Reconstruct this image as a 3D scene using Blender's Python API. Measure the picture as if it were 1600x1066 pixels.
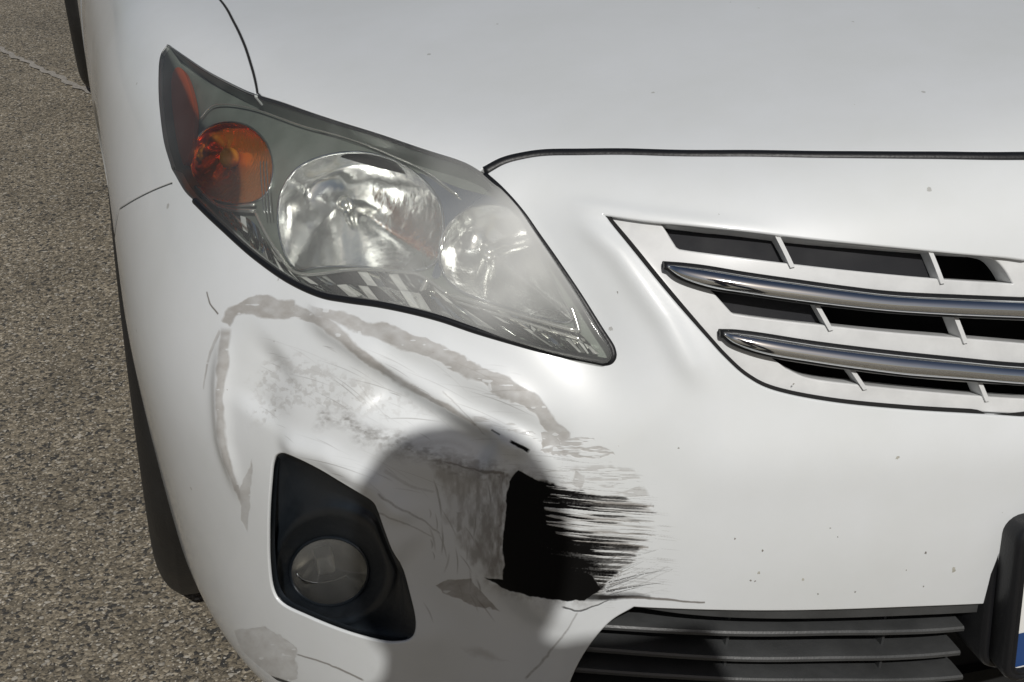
import bpy, math, random
import numpy as np
from mathutils import Vector, Matrix
from mathutils.geometry import delaunay_2d_cdt

random.seed(7); RNG = np.random.default_rng(11)
for o in list(bpy.data.objects): bpy.data.objects.remove(o, do_unlink=True)
scene = bpy.context.scene
COL = scene.collection
R = math.radians

# ------------------------------------------------------------------ camera
CAM = np.array([-.87, -.95, 1.20]); YAW, PIT, ROL = R(14.5), R(25.5), R(-3.5); FPX = 2350.
FW = np.array([math.sin(YAW)*math.cos(PIT), math.cos(YAW)*math.cos(PIT), -math.sin(PIT)])
RT = np.array([math.cos(YAW), -math.sin(YAW), 0.]); UPV = np.cross(RT, FW)
RT2 = RT*math.cos(ROL)+UPV*math.sin(ROL); UP2 = -RT*math.sin(ROL)+UPV*math.cos(ROL)
cd = bpy.data.cameras.new('camera'); cam = bpy.data.objects.new('camera', cd); COL.objects.link(cam)
cam.matrix_world = Matrix(((RT2[0], UP2[0], -FW[0], CAM[0]), (RT2[1], UP2[1], -FW[1], CAM[1]),
                           (RT2[2], UP2[2], -FW[2], CAM[2]), (0, 0, 0, 1)))
cd.sensor_width = 36; cd.lens = FPX/1600*36; cd.clip_start = .02; cd.clip_end = 3000
cd.dof.use_dof = False
scene.camera = cam

# ------------------------------------------------------------------ light
SUN_EL, SUN_AZ = R(41), R(-11)       # azimuth measured from straight in front of the car, to the picture's left
SD = Vector((math.sin(SUN_AZ)*math.cos(SUN_EL), -math.cos(SUN_AZ)*math.cos(SUN_EL), math.sin(SUN_EL)))
w = bpy.data.worlds.new('World'); scene.world = w; w.use_nodes = True
nt = w.node_tree; nt.nodes.clear()
sky = nt.nodes.new('ShaderNodeTexSky'); sky.sky_type = 'NISHITA'; sky.sun_disc = False
sky.sun_elevation = SUN_EL; sky.sun_rotation = math.atan2(SD.x, SD.y)
sky.air_density = 1.0; sky.dust_density = 3.0; sky.ozone_density = 1.0
bg = nt.nodes.new('ShaderNodeBackground'); bg.inputs[1].default_value = .052
wo = nt.nodes.new('ShaderNodeOutputWorld')
nt.links.new(sky.outputs[0], bg.inputs[0]); nt.links.new(bg.outputs[0], wo.inputs[0])
sl = bpy.data.lights.new('sun', 'SUN'); sl.energy = 4.85; sl.angle = R(.5); sl.color = (1, .975, .935)
so = bpy.data.objects.new('sun', sl); COL.objects.link(so)
so.rotation_euler = SD.to_track_quat('Z', 'Y').to_euler(); so.location = (-2, -6, 6)
scene.view_settings.view_transform = 'Standard'; scene.view_settings.look = 'None'
scene.view_settings.exposure = -.74; scene.view_settings.gamma = 1
scene.render.engine = 'CYCLES'
scene.cycles.max_bounces = 12; scene.cycles.transparent_max_bounces = 16; scene.cycles.glossy_bounces = 6
scene.cycles.caustics_reflective = False; scene.cycles.caustics_refractive = False

# ------------------------------------------------------------------ projection helpers
def project(P):
    d = P-CAM; z = d@FW
    return np.stack([800+FPX*(d@RT2)/z, 533-FPX*(d@UP2)/z], -1)

# ------------------------------------------------------------------ body surface: a B-spline sheet wrapped round the nose and corner
XC = .03
PLAN = [(.30, -.024), (.165, -.031), (.03, -.032), (-.10, -.031), (-.22, -.024), (-.35, -.008), (-.47, .018), (-.57, .055), (-.66, .108),
        (-.735, .175), (-.798, .260), (-.853, .360), (-.886, .47), (-.899, .61), (-.900, .80), (-.901, 1.05), (-.905, 1.40),
        (-.907, 1.9), (-.910, 2.4), (-.913, 3.0), (-.916, 3.5), (-.915, 4.0), (-.91, 4.4), (-.90, 4.8)]
U0, U1 = 2, len(PLAN)-2     # u = 2 is the car's centreline
ROWS = [  # inset front, corner, side ; z front, corner, side ; lerp to spine
    (.30, .25, .16, .185, .18, .19, 0), (.16, .14, .10, .175, .17, .185, 0), (.05, .045, .035, .175, .165, .18, 0),
    (.028, .020, .006, .225, .215, .22, 0), (.015, .010, .001, .30, .29, .30, 0), (.004, .002, 0, .38, .37, .38, 0),
    (-.008, -.004, 0, .455, .45, .46, 0), (-.012, -.008, 0, .525, .52, .53, 0), (-.003, .0, 0, .59, .585, .59, 0),
    (.013, .022, .0, .65, .65, .645, 0), (.029, .052, .006, .70, .705, .695, 0), (.044, .086, .016, .742, .757, .745, 0),
    (.066, .122, .036, .774, .793, .785, 0), (.115, .17, .075, -1, -1, -1, 0), (.15, .20, .10, -1, -1, -1, .10),
    (.15, .20, .10, -1, -1, -1, .22), (.15, .20, .10, -1, -1, -1, .36), (.15, .20, .10, -1, -1, -1, .52),
    (.15, .20, .10, -1, -1, -1, .68), (.15, .20, .10, -1, -1, -1, .84), (.15, .20, .10, -1, -1, -1, 1.0)]
def hood_z(X, Y): return .79+.13*(1-math.exp(-max(Y, -.1)/.55))-.05*((X-XC)/.82)**2
def sstep(a, b, x):
    t = np.clip((x-a)/(b-a), 0, 1); return t*t*(3-2*t)
NET = np.zeros((len(ROWS), len(PLAN), 3))
pl = np.array(PLAN)
tn = np.gradient(pl, axis=0); tn /= np.linalg.norm(tn, axis=1)[:, None]
nin = np.stack([tn[:, 1], -tn[:, 0]], 1)     # inward
for c in range(len(PLAN)):
    if nin[c] @ (np.array([0, 2.])-pl[c]) < 0: nin[c] *= -1
    # weights: front -> corner -> side
    wc = float(sstep(.40, .64, -pl[c, 0]))*(1-float(sstep(.45, .78, pl[c, 1])))
    ws = float(sstep(.45, .78, pl[c, 1])); wf = max(0, 1-wc-ws)
    for r, (a, b, d, za, zb, zc, wl) in enumerate(ROWS):
        ins = wf*a+wc*b+ws*d
        p = pl[c]+nin[c]*ins
        T = np.array([XC, 1.35 if pl[c, 1] < .9 else max(1.35, pl[c, 1]+.1)])
        p = p*(1-wl)+T*wl
        if c == 2: p[0] = XC
        z = hood_z(p[0], p[1]) if za < 0 else wf*za+wc*zb+ws*zc
        if za > 0 and r >= 11: z += .035*float(sstep(.7, 1.6, pl[c, 1]))
        NET[r, c] = (p[0], p[1], z)
def bsp(t, n):
    i = np.clip(np.floor(t).astype(int), 1, n-3); f = t-i
    return i, (np.stack([(1-f)**3, 3*f**3-6*f**2+4, -3*f**3+3*f**2+3*f+1, f**3], 0)/6)
def S0(u, v):
    u = np.clip(np.asarray(u, float), 1.02, len(PLAN)-2.02); v = np.clip(np.asarray(v, float), 1.0, len(ROWS)-2.01)
    iu, bu = bsp(u, len(PLAN)); iv, bv = bsp(v, len(ROWS))
    out = 0
    for a in range(4):
        for b in range(4):
            out = out+(bv[a]*bu[b])[..., None]*NET[iv-1+a, iu-1+b]
    return out
def nrm(fn, u, v, e=.01):
    a = fn(u+e, v)-fn(u-e, v); b = fn(u, v+e)-fn(u, v-e)
    n = np.cross(b, a); n /= np.linalg.norm(n, axis=-1, keepdims=True)+1e-12
    return n
# pixel -> (u, v) on a surface function
def seeker(fn, umin=2, umax=14, vmin=1.2, vmax=18, st=.1):
    uu, vv = np.meshgrid(np.arange(umin, umax, st), np.arange(vmin, vmax, st))
    P = fn(uu, vv); N = nrm(S0, uu, vv); face = np.sum((CAM-P)*N, -1) > 0
    px = project(P); dep = (P-CAM)@FW
    def find(x, y):
        d = np.hypot(px[..., 0]-x, px[..., 1]-y)+np.where(face, 0, 500)+dep*6
        k = np.unravel_index(np.argmin(d), d.shape); u, v = uu[k], vv[k]
        for _ in range(8):
            q = project(fn(np.array([u, u+1e-3, u]), np.array([v, v, v+1e-3])))
            J = np.array([(q[1]-q[0])/1e-3, (q[2]-q[0])/1e-3]).T
            if abs(np.linalg.det(J)) < 50: break
            s = np.linalg.solve(J, np.array([x, y])-q[0]); s = np.clip(s, -.3, .3); u += s[0]; v += s[1]
        return u, v
    def many(pts):
        T = np.array(pts, float); u = np.zeros(len(T)); v = np.zeros(len(T))
        for i, (x, y) in enumerate(T):
            d = np.hypot(px[..., 0]-x, px[..., 1]-y)+np.where(face, 0, 500)+dep*6
            k = np.unravel_index(np.argmin(d), d.shape); u[i], v[i] = uu[k], vv[k]
        for _ in range(8):
            q = project(fn(u, v)); qu = (project(fn(u+1e-3, v))-q)/1e-3; qv = (project(fn(u, v+1e-3))-q)/1e-3; e = T-q
            det = qu[:, 0]*qv[:, 1]-qv[:, 0]*qu[:, 1]; ok = np.abs(det) > 50; det = np.where(ok, det, 1)
            u += np.where(ok, np.clip((e[:, 0]*qv[:, 1]-qv[:, 0]*e[:, 1])/det, -.3, .3), 0); v += np.where(ok, np.clip((qu[:, 0]*e[:, 1]-e[:, 0]*qu[:, 1])/det, -.3, .3), 0)
        return [np.array((p, q)) for p, q in zip(u, v)]
    find.many = many
    return find
find0 = seeker(S0)
def pts3(path):
    uv = np.array(find0.many(path)); return S0(uv[:, 0], uv[:, 1])
def dpoly(P, L):
    """distance from points P (...,3) to 3-D polyline L, and parameter along it 0..1"""
    best = np.full(P.shape[:-1], 9.); par = np.zeros(P.shape[:-1]); n = len(L)-1
    for i in range(n):
        a, b = L[i], L[i+1]; ab = b-a
        t = np.clip(((P-a)@ab)/(ab@ab+1e-12), 0, 1)
        d = np.linalg.norm(P-(a+t[..., None]*ab), axis=-1)
        m = d < best; best = np.where(m, d, best); par = np.where(m, (i+t)/n, par)
    return best, par
FEAT = []   # (polyline3d, height, sigma, fade-in, fade-out)
def feat(path, h, s, fi=.15, fo=.15): FEAT.append((pts3(path), h, s, fi, fo))
# the hollow between headlight and grille, and the ridge that closes it
feat([(745, 300), (830, 405), (900, 505), (960, 600), (1010, 680)], -.014, .036, .2, .5)
feat([(862, 311), (930, 325), (1000, 337), (1100, 349), (1250, 364)], .0025, .007, .3, .3)
feat([(880, 318), (965, 395), (1040, 500), (1080, 575), (1098, 622)], .0050, .010, .2, .35)
# dents and buckled folds of the knocked corner
feat([(360, 500), (345, 600), (350, 690), (385, 800)], .0055, .011, .3, .3)
feat([(440, 540), (410, 600), (400, 660)], -.0075, .030, .3, .3)
feat([(470, 480), (560, 540), (650, 605), (740, 660), (830, 706)], .0080, .010, .15, .05)
feat([(560, 590), (680, 665), (780, 715)], -.015, .020)
feat([(690, 620), (790, 660), (900, 700)], -.0035, .011)
feat([(560, 510), (680, 548), (780, 600), (870, 668)], .0045, .012, .25, .25)
feat([(430, 690), (510, 712), (590, 762), (640, 830)], .0065, .012)
feat([(1010, 735), (1250, 720), (1600, 700), (1800, 695)], .004, .035, .2, .01)
# hollow cheek round the fog lamp with a folded edge
CHEEK = pts3([(640, 735), (720, 735), (798, 745), (792, 830), (800, 905), (880, 975), (850, 1080), (800, 1160), (600, 1150), (470, 1090), (440, 1010),
              (560, 1020), (650, 1010), (640, 900), (600, 790)])
CHK_EDGE = pts3([(560, 700), (700, 712), (797, 738), (788, 830), (796, 905), (890, 985), (870, 1070), (850, 1140)])
def cheek(P):
    d, t = dpoly(P, CHK_EDGE)
    # signed: inside is towards the fog lamp
    C = CHEEK_C
    i = np.clip((t*(len(CHK_EDGE)-1)).astype(int), 0, len(CHK_EDGE)-2)
    a = CHK_EDGE[i]; ab = CHK_EDGE[i+1]-a
    side = np.sum(np.cross(ab, P-a)*np.array([-.45, -.8, .3]), -1); ref = np.sum(np.cross(ab, C-a)*np.array([-.45, -.8, .3]), -1)
    s = np.where(side*ref > 0, d, -d)
    return -.014*sstep(-.004, .045, s)*(1-sstep(.09, .16, s))*sstep(0, .12, t)
CHEEK_C = pts3([(640, 900)])[0]
def disp(P):
    out = np.zeros(P.shape[:-1])
    near = (P[..., 1] < .9)
    Q = P[near]
    if len(Q) == 0: return out
    o = np.zeros(len(Q))
    for L, h, s, fi, fo in FEAT:
        d, t = dpoly(Q, L)
        k = np.exp(-(d/s)**2)
        e = sstep(0, fi, t)*(1-sstep(1-fo, 1, t)) if fi else 1
        o += h*k*(.0+e)
    out[near] = o
    return out
# tabulate the displacement once, then interpolate it
TS = 24
tu = np.arange(1.0, 15.01, 1/TS); tv = np.arange(1.0, 15.01, 1/TS)
TU, TV = np.meshgrid(tu, tv)
DT = disp(S0(TU, TV))
def blur(D, n):
    for _ in range(n):
        D[1:-1] = (D[:-2]+2*D[1:-1]+D[2:])/4; D[:, 1:-1] = (D[:, :-2]+2*D[:, 1:-1]+D[:, 2:])/4
    return D
DT = DT+blur(np.where(S0(TU, TV)[..., 1] < .9, cheek(S0(TU, TV)), 0.), 7)
DT[1:-1] = (DT[:-2]+2*DT[1:-1]+DT[2:])/4; DT[:, 1:-1] = (DT[:, :-2]+2*DT[:, 1:-1]+DT[:, 2:])/4
def dtab(u, v):
    x = np.clip((u-1)*TS, 1, len(tu)-3.001); y = np.clip((v-1)*TS, 1, len(tv)-3.001)
    i = np.floor(x).astype(int); j = np.floor(y).astype(int); fx = x-i; fy = y-j
    def cr(f): return [(-f**3+2*f**2-f)/2, (3*f**3-5*f**2+2)/2, (-3*f**3+4*f**2+f)/2, (f**3-f**2)/2]
    a, b = cr(fx), cr(fy); o = 0
    for m in range(4):
        for n in range(4): o = o+b[m]*a[n]*DT[j-1+m, i-1+n]
    return o
def SD_(u, v):
    u = np.asarray(u, float); v = np.asarray(v, float)
    return S0(u, v)+nrm(S0, u, v)*dtab(u, v)[..., None]
def off(d, base=None):
    f = base or SD_
    def g(u, v):
        u = np.asarray(u, float); v = np.asarray(v, float)
        return f(u, v)-nrm(S0, u, v)*d
    return g
find = seeker(SD_)
FC = {}
def finder(d):
    if d not in FC: FC[d] = seeker(off(d, S0), st=.15)
    return FC[d]

def smooth(path, closed=False, step=None, n=8):
    P = [np.array(p, float) for p in path]; m = len(P); out = []
    if m == 2 and not closed: return [P[0]*(1-t)+P[1]*t for t in np.linspace(0, 1, n+1)]
    rng = range(m) if closed else range(m-1)
    for i in rng:
        p1, p2 = P[i], P[(i+1) % m]
        p0 = P[i-1] if (closed or i > 0) else 2*p1-p2
        p3 = P[(i+2) % m] if (closed or i+2 < m) else 2*p2-p1
        for j in range(n):
            t = j/n
            out.append(.5*(2*p1+(p2-p0)*t+(2*p0-5*p1+4*p2-p3)*t*t+(3*p1-p0-3*p2+p3)*t**3))
    if not closed: out.append(P[-1])
    return out
def mshift(path, dm):
    """shift a (u, v) path sideways by dm metres on the surface"""
    P = np.array(path); u, v = P[:, 0], P[:, 1]; e = .01
    Su = (S0(u+e, v)-S0(u-e, v))/(2*e); Sv = (S0(u, v+e)-S0(u, v-e))/(2*e); n = nrm(S0, u, v)
    T = np.gradient(S0(u, v), axis=0); T /= np.linalg.norm(T, axis=1)[:, None]+1e-9; sd = np.cross(n, T)*dm; out = []
    for i in range(len(P)):
        J = np.stack([Su[i], Sv[i]], 1); out.append(P[i]+np.linalg.lstsq(J, sd[i], rcond=None)[0])
    return out
def uvpath(px, d=0, closed=False, n=8, fnd=None):
    f = fnd or (find if d == 0 else finder(d))
    c = f.many(px)
    return smooth(c, closed, n=n)
# side positions (Y, Z) -> (u, v)
SU, SV = np.meshgrid(np.arange(9, 23, .04), np.arange(1.5, 13.6, .04)); SP = S0(SU, SV)
def side_uv(Y, Z):
    d = (SP[..., 1]-Y)**2+(SP[..., 2]-Z)**2; k = np.unravel_index(np.argmin(d), d.shape); u, v = SU[k], SV[k]
    for _ in range(5):
        q = S0(np.array([u, u+1e-3, u]), np.array([v, v, v+1e-3]))[:, 1:]
        J = np.array([(q[1]-q[0])/1e-3, (q[2]-q[0])/1e-3]).T
        if abs(np.linalg.det(J)) < 1e-7: break
        s = np.clip(np.linalg.solve(J, np.array([Y, Z])-q[0]), -.1, .1); u += s[0]; v += s[1]
    return np.array((u, v))

# ------------------------------------------------------------------ object helpers
def link(name, me, mat, parent=None, smooth_=True):
    o = bpy.data.objects.new(name, me); COL.objects.link(o)
    if mat is not None:
        for m in (mat if isinstance(mat, list) else [mat]): me.materials.append(m)
    if smooth_: me.polygons.foreach_set('use_smooth', [True]*len(me.polygons))
    if parent is not None: o.parent = parent
    return o
def mesh(name, V, F, mat, parent=None, smooth_=True, sharp=None):
    me = bpy.data.meshes.new(name); me.from_pydata([tuple(map(float, v)) for v in V], [], F); me.update()
    o = link(name, me, mat, parent, smooth_)
    if sharp: 
        me.set_sharp_from_angle(angle=R(sharp))
    return o
def inpoly(pts, poly):
    x, y = pts[:, 0], pts[:, 1]; ins = np.zeros(len(pts), bool); n = len(poly)
    for i in range(n):
        x1, y1 = poly[i]; x2, y2 = poly[(i+1) % n]
        if y1 == y2: continue
        c = ((y1 > y) != (y2 > y)) & (x < (x2-x1)*(y-y1)/(y2-y1)+x1); ins ^= c
    return ins
def dedupe(L, eps=.004, closed=True):
    out = [np.array(L[0])]
    for p in L[1:]:
        if np.linalg.norm(p-out[-1]) > eps: out.append(np.array(p))
    while closed and np.linalg.norm(out[0]-out[-1]) < eps: out.pop()
    return out
def sheet(name, loops, h, mat, parent, fn=None, rim=.0022, depth=.014, uvmap=None, mirror=False, depthfn=None):
    """loops: list of closed uv polygons (first outer, rest holes) meshed on the surface fn with a rolled rim."""
    fn = fn or SD_
    loops = [dedupe(l) for l in loops]
    pts = []; edges = []
    for l in loops:
        b = len(pts); n = len(l)
        pts += [tuple(p) for p in l]; edges += [(b+i, b+(i+1) % n) for i in range(n)]
    nb = len(pts); B = np.array(pts)
    lo, hi = np.array(loops[0]).min(0), np.array(loops[0]).max(0)
    gx, gy = np.arange(lo[0]+h*.5, hi[0], h), np.arange(lo[1]+h*.5, hi[1], h*.9)
    G = np.array([(x+(h*.5 if j % 2 else 0), y) for j, y in enumerate(gy) for x in gx])
    if len(G):
        m = inpoly(G, loops[0])
        for l in loops[1:]: m &= ~inpoly(G, l)
        G = G[m]
        dm = np.full(len(G), 9.)
        for l in loops:
            a = np.array(l); b = np.roll(a, -1, 0)
            for i in range(len(a)):
                ab = b[i]-a[i]; t = np.clip(((G-a[i])@ab)/(ab@ab+1e-12), 0, 1)
                dm = np.minimum(dm, np.linalg.norm(G-(a[i]+t[:, None]*ab), axis=1))
        G = G[dm > h*.4]
    allp = [Vector(p) for p in pts]+[Vector(g) for g in G]
    vo, eo, fo, ov, oe, of = delaunay_2d_cdt(allp, edges, [], 0, 1e-6)
    W = np.array([tuple(v) for v in vo]); T = np.array([f for f in fo if len(f) == 3])
    cen = W[T].mean(1); m = inpoly(cen, loops[0])
    for l in loops[1:]: m &= ~inpoly(cen, l)
    T = T[m]
    P = fn(W[:, 0], W[:, 1]); N = nrm(fn, W[:, 0], W[:, 1])
    # winding outward
    t0 = T[len(T)//2]; fnm = np.cross(P[T[:, 1]]-P[T[:, 0]], P[T[:, 2]]-P[T[:, 0]])
    if (np.sum(fnm*N[T[:, 0]], 1) < 0).mean() > .5: T = T[:, ::-1]
    V = list(P); NN = list(N); UVc = [tuple(x) for x in W]; F = [tuple(int(i) for i in t) for t in T]
    # boundary edges -> rolled rim
    if rim > 0:
        cnt = {}
        for t in F:
            for i in range(3):
                e = (t[i], t[(i+1) % 3]); cnt[e] = 1
        bd = [e for e in cnt if (e[1], e[0]) not in cnt]
        bd = [e for e in bd if not (abs(W[e[0]][0]-U0) < 1e-3 and abs(W[e[1]][0]-U0) < 1e-3)]
        od = {}
        for a, b in bd:
            tg = P[b]-P[a]; tg /= np.linalg.norm(tg)+1e-12
            for q in (a, b): od.setdefault(q, []).append(np.cross(tg, N[q]))
        ring = {}
        for q, L in od.items():
            o_ = np.sum(L, 0); o_ /= np.linalg.norm(o_)+1e-9; n_ = N[q]; r = rim
            idx = []
            for (a_, b_, na, nb_) in ((0.0, 0, 0, 1), (.5, .13, .5, .85), (.87, .5, .87, .5), (1, 1, 1, .1), (1, 0, 1, 0)):
                if (a_, b_) == (0.0, 0): idx.append(q); continue
                pp = P[q]+o_*r*a_-n_*(r*b_ if (na, nb_) != (1, 0) else (depthfn(W[q]) if depthfn else depth))
                V.append(pp); nn = o_*na+n_*nb_; NN.append(nn/np.linalg.norm(nn)); UVc.append(UVc[q]); idx.append(len(V)-1)
            ring[q] = idx
        for a, b in bd:
            for k_ in range(4): F.append((ring[b][k_], ring[a][k_], ring[a][k_+1], ring[b][k_+1]))
    nv = len(V)
    if mirror:
        Vm = [np.array((2*XC-p[0], p[1], p[2])) for p in V]; Nm = [np.array((-n[0], n[1], n[2])) for n in NN]
        F = F+[tuple(i+nv for i in f[::-1]) for f in F]; V += Vm; NN += Nm; UVc += [(-c[0], c[1]) for c in UVc]
    o = mesh(name, V, F, mat, parent)
    me = o.data
    if uvmap:
        ul = me.uv_layers.new(name='body'); (a0, a1, b0, b1) = uvmap
        U = np.array(UVc); U = np.stack([(U[:, 0]-a0)/(a1-a0), (U[:, 1]-b0)/(b1-b0)], 1)
        li = np.zeros(len(me.loops), int); me.loops.foreach_get('vertex_index', li)
        ul.data.foreach_set('uv', U[li].ravel().astype('f'))
    me.normals_split_custom_set_from_vertices([tuple(n) for n in NN])
    return o
def tube(name, P, rad, mat, parent, n=10, cap=True, up=None, flat=1.0):
    P = [np.array(p, float) for p in P]; V = []; F = []; m = len(P)
    for i, p in enumerate(P):
        t = P[min(i+1, m-1)]-P[max(i-1, 0)]; t /= np.linalg.norm(t)+1e-12
        ref = np.array(up if up is not None else (0, 0, 1.)); a = np.cross(t, ref); a /= np.linalg.norm(a)+1e-9; b = np.cross(a, t)
        r = rad[i] if hasattr(rad, '__len__') else rad
        for j in range(n):
            th = 2*math.pi*j/n; V.append(p+a*r*flat*math.cos(th)+b*r*math.sin(th))
    for i in range(m-1):
        for j in range(n): F.append((i*n+j, i*n+(j+1) % n, (i+1)*n+(j+1) % n, (i+1)*n+j))
    if cap: F += [tuple(range(n))[::-1], tuple((m-1)*n+j for j in range(n))]
    return mesh(name, V, F, mat, parent)
def loft(name, loops, mat, parent, closed=True, cap=False, flip=False, sm=True, sharp=None):
    n = len(loops[0]); V = [p for l in loops for p in l]; F = []
    rg = n if closed else n-1
    for i in range(len(loops)-1):
        for j in range(rg):
            f = (i*n+j, i*n+(j+1) % n, (i+1)*n+(j+1) % n, (i+1)*n+j); F.append(f[::-1] if flip else f)
    if cap: F.append(tuple((len(loops)-1)*n+j for j in range(n)))
    return mesh(name, V, F, mat, parent, sm, sharp)
def box(name, c, s, mat, parent, rot=None, bev=.0):
    import bmesh
    bm = bmesh.new(); bmesh.ops.create_cube(bm, size=1)
    bmesh.ops.scale(bm, vec=s, verts=bm.verts)
    if bev: bmesh.ops.bevel(bm, geom=list(bm.edges), offset=bev, segments=3, affect='EDGES', profile=.5)
    if rot is not None: bmesh.ops.transform(bm, matrix=rot, verts=bm.verts)
    bmesh.ops.translate(bm, vec=c, verts=bm.verts)
    me = bpy.data.meshes.new(name); bm.to_mesh(me); bm.free()
    return link(name, me, mat, parent, smooth_=False)
def lathe(name, prof, c, mat, parent, axis='X', n=64, sm=True, sharp=None):
    V = []; F = []; m = len(prof)
    for j in range(n):
        th = 2*math.pi*j/n
        for (a, r) in prof:
            q = (a, r*math.cos(th), r*math.sin(th)) if axis == 'X' else (r*math.cos(th), a, r*math.sin(th))
            V.append(np.array(q)+np.array(c))
    for j in range(n):
        for i in range(m-1): F.append((j*m+i, j*m+i+1, ((j+1) % n)*m+i+1, ((j+1) % n)*m+i))
    return mesh(name, V, F, mat, parent, sm, sharp)

# ------------------------------------------------------------------ materials
def newmat(name):
    m = bpy.data.materials.new(name); m.use_nodes = True; t = m.node_tree; b = t.nodes['Principled BSDF']; return m, t, b
def N_(t, ty, **kw):
    n = t.nodes.new(ty)
    for k_, v_ in kw.items():
        if k_.startswith('i_'): n.inputs[k_[2:].replace('_', ' ')].default_value = v_
        else: setattr(n, k_, v_)
    return n
def ramp(t, stops):
    r = t.nodes.new('ShaderNodeValToRGB'); e = r.color_ramp.elements
    while len(e) > 1: e.remove(e[-1])
    e[0].position = stops[0][0]; e[0].color = stops[0][1]
    for p, c in stops[1:]:
        x = e.new(p); x.color = c
    return r
def g4(v): return (v, v, v, 1)
def simple(name, col, rough=.5, metal=0, coat=0, spec=.5, bump=0, bscale=400, var=0, vscale=30, coatr=.03):
    m, t, b = newmat(name)
    b.inputs['Base Color'].default_value = (*col, 1); b.inputs['Roughness'].default_value = rough
    b.inputs['Metallic'].default_value = metal; b.inputs['Coat Weight'].default_value = coat; b.inputs['Coat Roughness'].default_value = coatr
    b.inputs['Specular IOR Level'].default_value = spec
    tc = N_(t, 'ShaderNodeTexCoord')
    if var:
        n = N_(t, 'ShaderNodeTexNoise', i_Scale=vscale, i_Detail=6., i_Roughness=.6); t.links.new(tc.outputs['Object'], n.inputs['Vector'])
        lo = tuple(c*(1-var) for c in col)+(1,); hi = tuple(min(1, c*(1+var)) for c in col)+(1,)
        r = ramp(t, [(.3, lo), (.7, hi)]); t.links.new(n.outputs[0], r.inputs[0]); t.links.new(r.outputs[0], b.inputs['Base Color'])
        r2 = ramp(t, [(.3, g4(max(0, rough-.08))), (.7, g4(rough+.1))]); t.links.new(n.outputs[0], r2.inputs[0]); t.links.new(r2.outputs[0], b.inputs['Roughness'])
    if bump:
        n = N_(t, 'ShaderNodeTexNoise', i_Scale=bscale, i_Detail=3.); t.links.new(tc.outputs['Object'], n.inputs['Vector'])
        bu = N_(t, 'ShaderNodeBump', i_Strength=bump, i_Distance=.0008); t.links.new(n.outputs[0], bu.inputs['Height']); t.links.new(bu.outputs[0], b.inputs['Normal'])
    return m

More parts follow.
